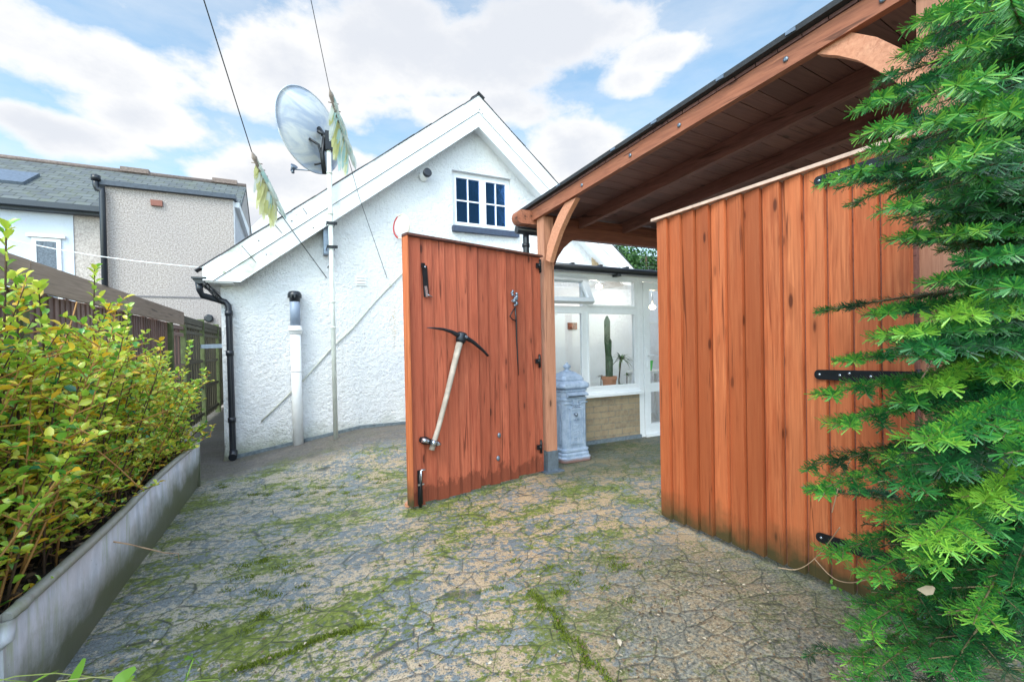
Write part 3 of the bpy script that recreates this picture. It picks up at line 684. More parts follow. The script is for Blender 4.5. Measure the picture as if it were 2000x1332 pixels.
def rag(a, b_, label, seed):
    rg = random.Random(seed); d = b_-a; L = d.length; d.normalize()
    t = thing('windsock', label, 'windsock', tuple(a), 'tattered fabric streamers tied to the cables')
    # sleeve clinging to the cable
    V = []; F = []; A = []
    def strip(p, dr, ln_, wd, nn, val):
        n_ = 5; b0 = len(V); sidev = dr.cross(nn).normalized()
        for i in range(n_+1):
            k = i/n_; wv = wd*(1-.25*k)*(.35 if i == n_ else 1)
            c_ = p+dr*(ln_*k)+nn*(.02*math.sin(k*5+val*9)*ln_*4)+Vector((0, 0, -.25*ln_*k*k))
            V.extend([tuple(c_-sidev*wv/2), tuple(c_+sidev*wv/2)]); A.extend([val, val])
        for i in range(n_): F.append((b0+2*i, b0+2*i+1, b0+2*i+3, b0+2*i+2))
    # two cloth tracks: pale one down the right, yellow fringe down the left
    ri = ur
    for k in range(34):
        s_ = k/34; p = a+d*(L*(.06+.80*s_)); wdt = .055*(min(1, s_*3+.15))
        strip(p+ri*.02*s_, (d*.9+ri*(.22+.12*rg.random())+Vector((0, 0, -.1))).normalized(), rg.uniform(.14, .24)*(1 if s_ > .2 else .6), .04, (vd+ri*rg.uniform(-.3, .3)).normalized(), rg.choice([.05, .15, .3, .35, .35, 1.]))
    for k in range(30):
        s_ = k/30; p = a+d*(L*(.22+.66*s_))
        ln_ = rg.uniform(.12, .26)*(.7+.6*math.sin(s_*3.1))
        strip(p, (d*.55-ri*(.55*(1-s_)+.08)+Vector((0, 0, -.75))).normalized(), ln_, .045, (vd+ri*rg.uniform(-.5, .5)).normalized(), rg.choice([.5, .6, .62, .7, .78, .8, .3, .2, 1.]))
    npmesh('cloth', np.array(V), np.array(F), fabw, t, A)
    m = MB(); m.tube([a+d*L*.02, a+d*L*.1, a+d*L*.2, a+d*L*.75], [.006, .028, .02, .010], 8)
    for k in range(5):
        q = a+d*L*(.18+.1*k); m.tube([q-ri*.05, q+ri*.05+d*.02], .006, 6)
    m.build('spine', simple('dull_tie', (.25, .20, .17), .8, 0, .4), t)
rag(UD(491, 295, 4.7), UD(543, 412, 5.1), 'tattered yellow and white windsock hanging left of the satellite dish', 3)
rag(UD(643, 172, 4.7), UD(682, 315, 5.2), 'tattered yellow and white windsock hanging in front of the satellite dish', 5)
m = MB(); wa = UD(-20, 460, 5.2); wb = UY(397, 523, YB-.005)
m.tube([wa+(wa-wb)*.3, wa]+[wa.lerp(wb, k/6)-Vector((0, 0, .05*math.sin(math.pi*k/6))) for k in range(1, 7)], .0055, 6)
tag(m.build('washing_line', W['line']), 'white washing line running from the eaves corner to the left', 'washing line')

# ------------------------------------------------------------------ round mirror on the wall
mc = UY(784, 443, YW-.30); mir = thing('convex_mirror', 'round red and white rimmed mirror above the gate corner', 'mirror', tuple(mc))
nm = Vector((-.72, -.68, -.05)).normalized()
nm = Vector((.35, -1, 0)).normalized(); nm = (Matrix.Rotation(R(-62), 3, 'Z') @ Vector((0, -1, 0)))
ea = Vector((0, 0, 1)); eb_ = ea.cross(nm).normalized()
RM = .15
m = MB(); ring = []
for j in range(33):
    th = 2*math.pi*j/32; ring.append(mc+ea*(math.cos(th)*RM)+eb_*(math.sin(th)*RM))
mm_, mnt, mb_ = newmat('red_white_rim', (.6, .6, .55), .5); pp = geopos(mnt)
xx = sepz(mnt, pp, 0); k = maprange(mnt, xx, mc.x-.04, mc.x-.03, 1., 0.); setcol(mnt, mb_, mix(mnt, k, (.62, .56, .48), (.42, .03, .03)))
m.tube(ring, .012, 8, False); m.build('rim', mm_, mir)
m = MB(); m.lathe(mc, [(RM, -.012), (RM*.98, .0), (RM*.7, .018), (RM*.3, .028), (.003, .03)], 32, nm); m.build('mirror_face', simple('pale_mirror', (.80, .84, .88), .25, .2, .03), mir)
m = MB(); m.tube([mc-nm*.02, Vector((mc.x+.05, YW-.1, mc.z)), Vector((mc.x+.05, YW, mc.z))], .012, 8); m.build('bracket', W['white_paint'], mir)

# ------------------------------------------------------------------ conservatory
YC = 4.633
con = thing('conservatory', 'white framed lean-to conservatory with low buff brick wall', 'conservatory', (3.8, YC, 0))
m = MB(); m.bb(2.42, 4.125, YC, YC+.11, -.05, .585); m.build('brick_wall', W['brick'], con)
m = MB(); m.bb(2.30, 4.125, YC-.035, YC-.001, -.05, .045); m.build('plinth', simple('grey_footing', (.15, .18, .21), .8, 0, .3, .6, 25), con)
m = MB(); m.bb(2.38, 4.13, YC-.075, YC+.02, .592, .622); m.bb(2.38, 4.13, YC-.03, YC+.02, .622, .645); m.build('sill', W['upvc'], con)
fz0, fz1, ft = .645, 2.15, .055
m = MB()
m.bb(2.38, 4.20, YC, YC+.07, fz0, fz0+.06)                      # bottom rail
m.bb(2.38, 6.60, YC, YC+.07, 2.09, fz1)                        # head
m.bb(2.38, 2.45, YC, YC+.07, fz0+.06, 2.09); m.bb(3.235, 3.30, YC, YC+.07, fz0+.06, 2.09); m.bb(4.075, 4.15, YC, YC+.07, fz0+.06, 2.09)
m.bb(2.45, 3.235, YC, YC+.07, 1.665, 1.735); m.bb(3.30, 4.075, YC, YC+.07, 1.665, 1.735)
m.bb(4.125, 4.20, YC-.004, YC+.075, -.02, 2.145)                # door jamb
m.bb(2.38, 6.6, YC-.01, YC+.08, 2.152, 2.19)
m.build('window_frame', W['upvc'], con)
def bead(m, x0, x1, z0, z1, yy=YC-.008): frame_rect(m, x0, x1, z0, z1, .022, yy, .02)
m = MB(); bead(m, 3.30, 4.075, fz0+.06, 1.665); bead(m, 3.30, 4.075, 1.735, 2.09); bead(m, 2.45, 3.235, fz0+.06, 1.665); m.build('glazing_bead', W['upvc'], con)
for (x0, x1, z0, z1) in ((2.45, 3.235, fz0+.06, 1.665), (3.30, 4.075, fz0+.06, 1.665), (3.30, 4.075, 1.735, 2.09)):
    m = MB(); m.bb(x0+.005, x1-.005, YC+.02, YC+.026, z0+.005, z1-.005); m.build('pane', W['glass'], con)
# top-hung vent, open
ang = R(28); hz = 2.085
ev = Vector((0, -math.sin(ang), -math.cos(ang))); nv = Vector((0, -math.cos(ang), math.sin(ang)))
m = MB(); H = .37; ctr = lambda x_, h_: Vector((x_, YC-.01, hz))+ev*h_
for (x0, x1, h0, h1) in ((2.44, 2.50, 0, H), (3.20, 3.27, 0, H), (2.50, 3.20, 0, .055), (2.50, 3.20, H-.06, H)):
    m.box(ctr((x0+x1)/2, (h0+h1)/2), (x1-x0, h1-h0, .06), (1, 0, 0), ev, nv)
vf_ = m.build('vent_window', W['upvc'], con)
m = MB(); m.box(ctr(2.85, H/2), (.71, H-.1, .006), (1, 0, 0), ev, nv); m.build('pane', W['glass'], vf_)
# door
m = MB(); dx0, dx1 = 4.205, 4.95
m.bb(dx0, dx0+.10, YC-.02, YC+.05, .03, 2.08); m.bb(dx1-.10, dx1, YC-.02, YC+.05, .03, 2.08)
m.bb(dx0+.1, dx1-.1, YC-.02, YC+.05, .03, .17); m.bb(dx0+.1, dx1-.1, YC-.02, YC+.05, 1.98, 2.08); m.bb(dx0+.1, dx1-.1, YC-.02, YC+.05, .60, .72); m.bb(dx0+.1, dx1-.1, YC-.005, YC+.03, 1.52, 1.54)
m.bb(dx0-.005, dx1+.05, YC-.05, YC+.05, -.04, .028)
door = m.build('door', W['upvc'], con)
for (z0, z1) in ((.17, .60), (.72, 1.52), (1.54, 1.98)): m = MB(); m.bb(dx0+.1, dx1-.1, YC+.012, YC+.018, z0, z1); m.build('pane', W['glass'], door)
m = MB(); hx = dx0+.05; m.bb(hx-.015, hx+.015, YC-.032, YC-.02, .93, 1.17); m.tube([(hx, YC-.032, 1.09), (hx, YC-.06, 1.09), (hx+.12, YC-.06, 1.085)], .009, 8); m.build('handle', W['upvc'], door)
m = MB(); m.bb(4.95, 6.60, YC, YC+.08, -.02, 2.09); m.build('end_panel', W['upvc'], con)
# roof: translucent sheet, dark gutter edge with clips
tm_, tnt, tb = newmat('opal_roofing', (.85, .88, .9), .3); tb.inputs['Transmission Weight'].default_value = 0
tr = tnt.nodes.new('ShaderNodeBsdfTranslucent'); tr.inputs[0].default_value = (.85, .88, .92, 1); ms = tnt.nodes.new('ShaderNodeMixShader'); ms.inputs[0].default_value = .6
out = [n for n in tnt.nodes if n.type == 'OUTPUT_MATERIAL'][0]; tnt.links.new(tb.outputs[0], ms.inputs[1]); tnt.links.new(tr.outputs[0], ms.inputs[2]); tnt.links.new(ms.outputs[0], out.inputs[0])
m = MB(); m.prism([(2.36, YC-.06, 2.205), (6.62, YC-.06, 2.205), (6.62, YW-.01, 2.335), (2.36, YW-.01, 2.335)], (0, 0, .016)); m.build('roof', tm_, con)
m = MB()
m.tube([(2.30, YC-.085, 2.20), (6.65, YC-.085, 2.175)], .042, 10)
for k in range(8): x_ = 2.62+k*.42; m.bb(x_-.02, x_+.02, YC-.10, YC+.05, 2.232, 2.252)
m.bb(3.70, 3.76, YC-.11, YC-.01, 2.12, 2.15)
m.build('gutter', W['blackpl'], con)
m = MB(); m.bb(2.36, 2.44, YC+.08, YW-.02, -.05, 2.20); m.build('side_wall', W['upvc'], con)
m = MB(); m.bb(6.56, 6.64, YC+.09, YW-.02, -.05, 2.20); m.build('side_wall', W['upvc'], con)
m = MB(); m.bb(2.45, 6.55, YC+.12, YW-.02, 0.012, .02); m.build('floor', simple('pale_floor_tile', (.55, .55, .53), .3, 0, .06), con)
m = MB(); m.bb(2.45, 6.55, YW-.018, YW-.008, .02, 2.19); m.build('inner_wall', simple('cream_plaster', (.82, .84, .88), .8, 0, .03), con)
m = MB(); m.bb(2.45, 4.11, YC+.111, YC+.36, .60, .635); m.build('inner_shelf', W['white_paint'], con)
LM = emis('lit_lamp', (1, .74, .42), 16)
for (px_, py_) in ((1170, 560), (1274, 600)):
    q = UY(px_, py_, 5.25); m = MB(); m.ball(q, .05, 12, (1, 1, .7)); sp_ = m.build('spotlight', LM, con); m = MB(); m.tube([q+Vector((0, 0, .04)), Vector((q.x, q.y, 2.255))], .008, 6); m.build('lamp_stem', W['chrome'], sp_)
for (lx, ly, lz, en) in ((UY(1170, 560, 5.25).x, 5.38, 1.95, 4), (4.9, YW-.6, 2.0, 4)):
    l = bpy.data.lights.new('lamp_light', 'POINT'); l.energy = en; l.color = (1, .86, .68); l.shadow_soft_size = .06
    lo = bpy.data.objects.new('lamp_light', l); lo.location = (lx-con.location.x, ly-con.location.y, lz); lo.parent = con; col.objects.link(lo)
# things inside
def onshelf(px_, py_): q = UY(px_, py_, YC+.23); return Vector((q.x, q.y, .637))
q = onshelf(1190, 745); pot = thing('potted_cactus', 'tall column cactus in a ribbed terracotta pot behind the window', 'cactus', tuple(q))
m = MB(); pr = [(.070, 0), (.074, .01)]
for k in range(6): pr += [(.076+.003*k, .012+.022*k), (.081+.003*k, .022+.022*k)]
pr += [(.104, .15), (.104, .185), (.09, .186), (.088, .16)]
m.lathe(q, pr, 24); m.build('pot', W['terracotta'], pot)
m = MB(); cp = [q+Vector((.0, 0, .15)), q+Vector((.005, 0, .40)), q+Vector((-.008, 0, .48)), q+Vector((-.01, 0, .66)), q+Vector((-.022, 0, .70)), q+Vector((-.02, 0, .93)), q+Vector((-.02, 0, 1.0))]
n_ = 12; vs = []
for i, p in enumerate(cp):
    rr = [.042, .045, .036, .044, .035, .036, .012][i]
    for j in range(n_): th = 2*math.pi*j/n_; k = rr*(1.15 if j % 2 else .72); vs.append(p+Vector((math.cos(th)*k, math.sin(th)*k, 0)))
m.add(vs, [(i*n_+j, i*n_+(j+1) % n_, (i+1)*n_+(j+1) % n_, (i+1)*n_+j) for i in range(len(cp)-1) for j in range(n_)]+[tuple(range(6*n_, 7*n_))]); m.build('cactus_stem', simple('cactus_green', (.055, .10, .045), .6, 0, .3), pot)
def strap_leaves(c, n_, ln_, mat, parent, seed, wd=.018):
    rg = random.Random(seed); V = []; F = []; A = []
    for k in range(n_):
        a = rg.uniform(0, 6.283); e = rg.uniform(.1, 1.2); d = Vector((math.cos(a)*math.cos(e), math.sin(a)*math.cos(e), math.sin(e))); sd_ = Vector((-math.sin(a), math.cos(a), 0)); L = ln_*rg.uniform(.7, 1.1); b0 = len(V); v_ = rg.random()
        for i in range(5):
            t = i/4; w_ = wd*(1-t)**.6+.001; p = c+d*(L*t)+Vector((0, 0, -L*.6*t*t)); V += [tuple(p-sd_*w_/2), tuple(p+sd_*w_/2)]; A += [v_, v_]
        F += [(b0+2*i, b0+2*i+1, b0+2*i+3, b0+2*i+2) for i in range(4)]
    return npmesh('leaves', np.array(V), np.array(F), mat, parent, A)
q = onshelf(1210, 748); yu = thing('potted_yucca', 'thin stemmed spiky yucca beside the tall cactus', 'plant', tuple(q))
m = MB(); m.tube([q, q+Vector((-.01, 0, .12)), q+Vector((.03, .02, .28)), q+Vector((.05, .02, .40))], .010, 8); m.build('stem', W['dstem'], yu)
strap_leaves(q+Vector((.05, .02, .40)), 36, .30, W['treeleaf'], yu, 2, .026); strap_leaves(q+Vector((0.03, 0, .03)), 14, .17, W['treeleaf'], yu, 3, .018).name = 'basal_leaves'
m = MB(); m.lathe(q, [(.04, 0), (.055, .06), (.05, .06)], 16); m.build('pot', W['felt'], yu)
for (px_, lab, sd_) in ((1178, 'small brown topped plant left of the terracotta pot', 4), (1229, 'small leafy plant at the right end of the window sill', 5)):
    q = onshelf(px_, 748)+Vector((0, .05, 0)); t = thing('houseplant', lab, 'plant', tuple(q), None)
    m = MB(); m.lathe(q, [(.025, 0), (.035, .06), (.03, .06)], 14); m.build('pot', W['dstem'], t)
    m = MB(); m.tube([q+Vector((0, 0, .05)), q+Vector((.005, 0, .19))], .006, 6); m.build('stem', W['dstem'], t)
    strap_leaves(q+Vector((.005, 0, .19)), 18, .07, W['litter'] if sd_ == 4 else W['treeleaf'], t, sd_, .02)
so_ = thing('bench', 'dark brown bench with a padded back inside the conservatory', 'bench', (2.95, YW-.42, .02))
m = MB(); m.bb(2.50, 3.42, YW-.36, YW-.30, .93, 1.06); m.bb(2.50, 3.42, YW-.40, YW-.34, .60, .72); m.build('backrest', simple('brown_leather', (.12, .045, .03), .45), so_)
m = MB(); m.bb(2.50, 3.42, YW-.78, YW-.40, .42, .50); m.build('seat', bpy.data.materials['brown_leather'], so_)
for x_ in (2.53, 3.39):
    m = MB(); m.bb(x_-.025, x_+.025, YW-.36, YW-.31, .02, .93); m.build('leg', bpy.data.materials['brown_leather'], so_)
    m = MB(); m.bb(x_-.025, x_+.025, YW-.77, YW-.72, .02, .42); m.build('leg', bpy.data.materials['brown_leather'], so_)
q = Vector((5.02, YC+.75, .02)); t = thing('side_table', 'small white table behind the conservatory door', 'table', tuple(q))
m = MB(); m.bb(q.x-.3, q.x+.3, q.y-.2, q.y+.2, .80, .83); m.build('tabletop', W['white_paint'], t)
for sx_ in (-.27, .27):
    for sy_ in (-.17, .17): m = MB(); m.bb(q.x+sx_-.02, q.x+sx_+.02, q.y+sy_-.02, q.y+sy_+.02, .02, .80); m.build('leg', W['white_paint'], t)
m = MB(); m.lathe((q.x-.05, q.y, .832), [(.06, 0), (.085, .15), (.09, .155), (.08, .15)], 18); tag(m.build('green_bucket', simple('bright_green_plastic', (.08, .62, .10), .35)), 'bright green bucket on the table behind the door', 'bucket')
pic = MB(); q = UY(1118, 637, YW-.03); pic.bb(q.x-.085, q.x+.085, YW-.04, YW-.020, q.z-.055, q.z+.055); pic.bb(q.x-.06, q.x+.06, YW-.05, YW-.04, q.z-.03, q.z+.03)
tag(pic.build('wall_plaque', simple('brown_plaque', (.28, .10, .06), .6, 0, .5)), 'small brown plaque on the conservatory inner wall', 'plaque')

# ------------------------------------------------------------------ carport
A0 = Vector((2.20, 3.79, 0)); B0 = Vector((2.44, .98, 0)); es = (B0-A0).normalized(); en = Vector((-es.y, es.x, 0)); ez = Vector((0, 0, 1))
def K(s, n, z): return A0+es*s+en*n+ez*z
car = thing('carport', 'brown timber carport with sloping boarded roof and arched braces', 'carport', tuple(A0))
zr = lambda s: 2.525+.075*s
S0, S1, NW = -.30, 4.6, 2.95
m = MB(); m.beam(K(-.235, 0, zr(-.235)+.05), K(S1, 0, zr(S1)+.05), .045, .105); m.build('verge_board', W['beam_y'], car)
m = MB(); m.beam(K(-.235, NW, zr(-.235)+.05), K(S1, NW, zr(S1)+.05), .045, .105); m.build('verge_board', W['beam_y'], car)
for k in range(1, 5):
    n_ = k*NW/5; m = MB(); m.beam(K(-.2, n_, zr(-.2)+.045), K(S1, n_, zr(S1)+.045), .05, .115); m.build('rafter', W['raft'], car)
m = MB(); s_ = S0
while s_ < S1:
    p, q = K(s_+.06, -.03, zr(s_+.06)+.115), K(s_+.06, NW+.03, zr(s_+.06)+.115)
    m.box((p+q)/2, ((q-p).length, .117, .018), en, -(es+ez*.075).normalized()); s_ += .122
m.build('roof_boards', W['deck'], car)
m = MB(); mid_ = (K(S0-.03, NW/2, zr(S0)+.140)+K(S1+.02, NW/2, zr(S1)+.140))/2
m.beam(K(S0-.02, NW/2, zr(S0-.02)+.142), K(S1+.02, NW/2, zr(S1+.02)+.142), NW+.14, .03)
m.build('roof_felt', W['felt'], car)
for s_ in (.35, 1.05, 1.45, 1.95, 2.35, 2.62, 2.75): m = MB(); m.box(K(s_, -.074, zr(s_)+.142), (.05, .006, .018), es, en); m.build('felt_clip', W['galv'], car)
for s_ in (.62, 1.18, 1.62, 2.30, 2.72): m = MB(); m.lathe(K(s_, -.0235, zr(s_)+.045), [(.014, 0), (.014, .006), (.006, .009)], 8, -en); m.build('bolt', W['galv'], car)
# posts
def post(s, n, zt_, zb, w_=.115, shoe=True):
    m = MB(); c_ = K(s, n, 0); m.box(c_+ez*((zt_+zb)/2), (w_, w_, zt_-zb), es, en); o = m.build('post', W['post'], car)
    if shoe:
        m = MB()
        for sg in (-1, 1): m.box(c_+es*(sg*(w_/2+.004))+ez*.11, (.006, w_+.012, .20), es, en); m.box(c_+en*(sg*(w_/2+.004))+ez*.11, (w_*.9, .006, .20), es, en)
        m.box(c_+ez*.006, (w_+.10, w_+.10, .012), es, en)
        for sg in (-.03, .03): m.lathe(c_-en*(w_/2+.008)+es*sg+ez*.18, [(.007, 0), (.005, .005)], 8, -en)
        m.build('post_shoe', W['galv'], o)
    return o
post(-.065, .065, zr(-.06)+.0, .02); post(2.883, .065, zr(2.883)-.001, .02); post(-.065, NW-.065, zr(-.06), .02); post(2.90, NW-.065, zr(2.9), .02)
# eaves beam with rounded end + plate
m = MB(); yb_ = 4.02
m.bb(2.36, 5.35, yb_-.03, yb_+.05, 2.385, 2.515); m.build('eaves_beam', W['beam_x'], car)
m = MB(); pl = [(2.30, yb_-.075, 2.475), (2.30, yb_-.075, 2.61)]
for k in range(9): a = math.pi/2+math.pi*k/8; pl.append((2.045+math.cos(a)*.055, yb_-.075, 2.542+math.sin(a)*.0675))
m.prism(pl, (0, .12, 0)); m.build('plate_end', W['beam_y'], car)
m = MB(); m.bb(2.31, 5.35, yb_-.035, yb_+.045, 2.518, 2.60); m.build('eaves_plate', W['beam_x'], car)
m = MB(); m.box(K(2.90, NW/2, zr(2.9)-.07), (.06, NW-.25, .13), es, en); m.build('cross_beam', W['raft'], car)
m = MB(); m.box(K(1.45, NW, 2.36), (2.78, .06, .13), es, en); m.build('side_rail', W['raft'], car)
# gutter + short downpipe at the low end
m = MB(); m.tube([(2.07, yb_+.10, 2.455), (5.35, yb_+.10, 2.44)], .045, 10); m.build('gutter', W['blackpl'], car)
dp = UY(1027, 450, yb_+.10); m = MB(); m.tube([(dp.x, yb_+.10, 2.45), (dp.x, yb_+.10, 2.36), (dp.x, yb_+.12, .05)], .033, 12); m.lathe((dp.x, yb_+.105, 2.30), [(.034, -.02), (.041, -.018), (.041, .018), (.034, .02)], 12); m.build('downpipe', W['blackpl'], car)
# braces
def arc(pix, off, th, flip=False):
    return [U(x_, y_, K(0, off, 0), en) for x_, y_ in pix]
lo_ = [(1596, 106), (1637, 109), (1675, 118), (1712, 137), (1750, 161), (1776, 180), (1800, 203)]; hi = [(1803, 118), (1757, 94), (1712, 73), (1675, 66), (1652, 62), (1640, 68)]
m = MB(); pts = arc(lo_+hi, -.0, .045); m.prism(pts, en*.05)
m.build('brace', W['brace'], car)
lo_ = [(1125, 386), (1108, 418), (1093, 452), (1081, 487), (1074, 512)]; hi = [(1066, 508), (1069, 480), (1078, 449), (1090, 420), (1103, 397)]
m = MB(); m.prism(arc(lo_+hi, .0, .045), en*.05); m.build('brace', W['brace'], car)
pts = [UY(x_, y_, yb_-.03) for x_, y_ in ((1083, 520), (1090, 502), (1101, 485), (1114, 473), (1130, 464), (1105, 458), (1090, 468), (1080, 483), (1074, 500))]
m = MB(); m.prism(pts, (0, .05, 0)); m.build('brace', W['beam_x'], car)

# ------------------------------------------------------------------ gates
GH0, GH1 = .035, 2.115
def boards(m, o, ex, nn, width, n, ztop_, zbot, flip=False, jag=0.):
    bwid = width/n
    for i in range(n):
        a = i*bwid; b_ = a+bwid*(.962 if flip else .925) if i < n-1 else width
        t0, t1 = (.010, .030) if not flip else (.024, .008)
        wob_ = random.uniform(-.0015, .0015)
        pl = [o+ex*a, o+ex*b_, o+ex*b_+nn*(t1+wob_), o+ex*a+nn*(t0+wob_)]
        if i < n-1 and not flip: pass
        zb = zbot+random.uniform(-jag, jag)
        m.prism([p+ez*zb for p in pl], ez*(ztop_-zb))
    return m
# right-hand gate (closed)
RF = Vector((2.302, 2.39, 0)); RH = Vector((2.394, .98, 0)); ex = (RH-RF).normalized(); nn = Vector((ex.y, -ex.x, 0)); nn = nn if nn.x < 0 else -nn
gr = thing('gate', 'closed orange board gate with black strap hinges beside the fir', 'gate', tuple(RH), 'timber gates of the carport')
WR = (RH-RF).length
m = MB(); boards(m, RF-nn*.02, ex, nn, WR, 13, GH1-.008, GH0, False, .004); m.build('board_panel', W['wood_r'], gr)
m = MB(); m.box(RF+ex*(WR/2)-nn*.0215+ez*1.07, (WR-.01, .003, 2.05), ex, nn); m.build('shade_backing', W['raft'], gr)  # dark sheet added so the board gaps read as shadow lines
m = MB()
for z_ in (.30, 1.05, 1.80): m.box(RF+ex*(WR/2)-nn*.042+ez*z_, (WR-.02, .04, .09), ex, nn)
m.beam(RF+ex*.05-nn*.042+ez*1.74, RH-ex*.05-nn*.042+ez*1.11, .04, .08); m.build('ledge', W['wood_l'], gr)
m = MB(); m.box(RH-ex*.02-nn*.052+ez*1.07, (.06, .062, 2.05), ex, nn); m.build('hanging_stile', W['raft'], gr)
m = MB(); m.box(RF+ex*(WR/2)-nn*.01+ez*(GH1+.006), (WR+.04, .075, .018), ex, nn, nn.cross(ex)); m.build('cap', simple('pale_capping', (.60, .42, .33), .6, 0, .2), gr)
for (px_, py_, L) in ((1590, 357, .34), (1591, 731, .34), (1594, 1046, .36)):
    p = U(px_, py_, RF+nn*.012, nn); sl_ = (p-RF).dot(ex); L = WR-sl_+.02
    m = MB(); c_ = RF+ex*sl_+nn*.012+ez*p.z; pl = []; h_ = .024
    for k in range(7): a = math.pi/2+math.pi*k/6; pl.append(c_+ex*(.02+math.cos(a)*.02)+ez*(math.sin(a)*h_))
    pl += [c_+ex*L-ez*(h_+.006), c_+ex*L+ez*(h_+.006)]
    m.prism(pl, nn*.005); m.tube([c_+ex*(L+.008)+nn*.006-ez*.04, c_+ex*(L+.008)+nn*.006+ez*.04], .010, 8)
    sh = m.build('strap_hinge', W['black'], gr)
    for q_ in (.025, .115, .155, .24): m = MB(); m.lathe(c_+ex*q_+nn*.005+ez*(0 if q_ != .155 else .010), [(.006, 0), (.007, .002), (.003, .004)], 10, nn); m.build('screw', W['chrome'], sh)
# left-hand gate (swung open towards the yard)
LH = Vector((2.152, 3.791, 0)); LF = Vector((.775, 3.409, 0)); exl = (LF-LH).normalized(); nl = Vector((.267, -.963, 0)).normalized(); WL = (LF-LH).length
gl = thing('gate', 'open red-brown board gate with a pickaxe hung on it', 'gate', tuple(LH), 'timber gates of the carport')
m = MB(); boards(m, LH-nl*.02, exl, nl, WL, 13, GH1-.006, GH0, True, .010); m.build('board_panel', W['wood_l'], gl)
m = MB(); m.box(LH+exl*(WL/2)-nl*.0215+ez*1.07, (WL-.01, .003, 2.05), exl, nl); m.build('shade_backing', W['raft'], gl)  # added dark sheet again, shading the gaps of this gate
m = MB()
m.box(LF-exl*.022-nl*.045+ez*((GH0+GH1)/2), (.044, .05, GH1-GH0-.02), exl, nl)
for z_ in (.30, 1.05, 1.85): m.box(LH+exl*(WL/2)-nl*.045+ez*z_, (WL-.10, .05, .09), exl, nl)
m.box(LF+exl*.004-nl*.022+ez*((GH0+GH1)/2), (.010, .085, GH1-GH0), exl, nl)
m.build('frame', W['wood_r'], gl)
m = MB(); m.box(LH+exl*(WL/2)-nl*.012+ez*(GH1+.006), (WL+.03, .085, .018), exl, nl, nl.cross(exl)); m.build('cap', simple('dark_capping', (.10, .035, .025), .6, 0, .3), gl)
PL = lambda x_, y_, o=.012: U(x_, y_, LH+nl*o, nl)
for (x_, y_) in ((1059, 520), (1058, 705), (1061, 872)):     # post side hinges
    p = PL(x_-4, y_); m = MB(); m.box(p, (.012, .012, .13), exl, nl); m.tube([p-ez*.06, p+ez*.06], .012, 8); m.box(p+exl*.03+nl*.006, (.05, .02, .045), exl, nl); m.ball(p+exl*.03+nl*.02, .016, 8)
    m.build('hinge', W['black'], gl)
p0, p1 = PL(829, 519, .014), PL(833, 580, .014); m = MB(); m.beam(p0, p1, .010, .042, upv=exl); m.box(p0+exl*.015+nl*.004, (.03, .012, .035), exl, nl); lt = m.build('latch', W['black'], gl)
m = MB(); m.beam(p0.lerp(p1, .66)+exl*.008+nl*.010, p1+nl*.010, .008, .022, upv=exl); m.ball(p0+nl*.009-ez*.012, .008, 8); m.tube([p1-ez*-.02+nl*.01, p1-exl*.045+nl*.015], .004, 6); m.build('catch', W['chrome'], lt)
m = MB(); a, b_ = PL(821, 918, .02), PL(821, 985, .02); m.box((a+b_)/2-nl*.004, (.040, .006, (a-b_).length), exl, nl); m.tube([a+ez*0, b_-ez*.02], .013, 10)
m.build('drop_bolt', W['black'], gl)
m = MB(); m.tube([a+nl*.01, a+nl*.012-ez*.09], .006, 6); m.tube([a+nl*.01-exl*.035, a+nl*.01], .007, 6); m.box(a-ez*.11+nl*.004, (.05, .012, .012), exl, nl); m.build('bolt_handle', W['chrome'], gl)
for (x_, y_) in ((973, 895), (975, 850)): p = PL(x_, y_, .008); m = MB(); m.ball(p, .018, 8, (1, .4, 1.3)); m.build('nail_head', W['galv'], gl)
# pale bare patch of board and stains are part of the boards' grain; wedge at the foot
m = MB(); q = UZ(803, 984, .012); m.beam(q+Vector((-.045, -.05, .012)), q+Vector((.04, .06, .03)), .035, .03); tag(m.build('wooden_wedge', W['brace']), 'small wooden wedge under the corner of the open gate', 'wedge')

# pickaxe
pk = thing('pickaxe', 'old pickaxe with pale wooden handle hung on the open gate', 'pickaxe', tuple(PL(866, 770)))
OFF = .055; Q = lambda x_, y_: PL(x_, y_, OFF)
m = MB(); m.tube([Q(899, 664), Q(890, 700), Q(872, 775), Q(855, 840), Q(846, 868), Q(843, 879)], [.034, .029, .025, .023, .025, .026], 12, flat=(nl, .8)); m.build('handle', simple('bare_ash_wood', (.38, .33, .28), .7, 0, .3, .2, 12), pk)
m = MB()
m.tube([Q(834, 640), Q(848, 641), Q(865, 643), Q(882, 648), Q(893, 654), Q(902, 658), Q(912, 661), Q(924, 668), Q(936, 678), Q(946, 687), Q(953, 695)], [.004, .010, .014, .019, .026, .032, .026, .021, .018, .015, .013], 10, flat=(nl, .75))
m.lathe(Q(902, 656)+(Q(843, 879)-Q(899, 664)).normalized()*.02, [(.036, -.045), (.043, -.03), (.043, .02), (.035, .04)], 14, (Q(843, 879)-Q(899, 664)).normalized())
m.build('head', simple('dark_forged_iron', (.025, .032, .042), .45, .5, .4), pk)
m = MB(); m.tube([Q(905, 658)+nl*.035, Q(905, 658)+nl*.048], .012, 10); m.build('rivet', W['galv'], pk)
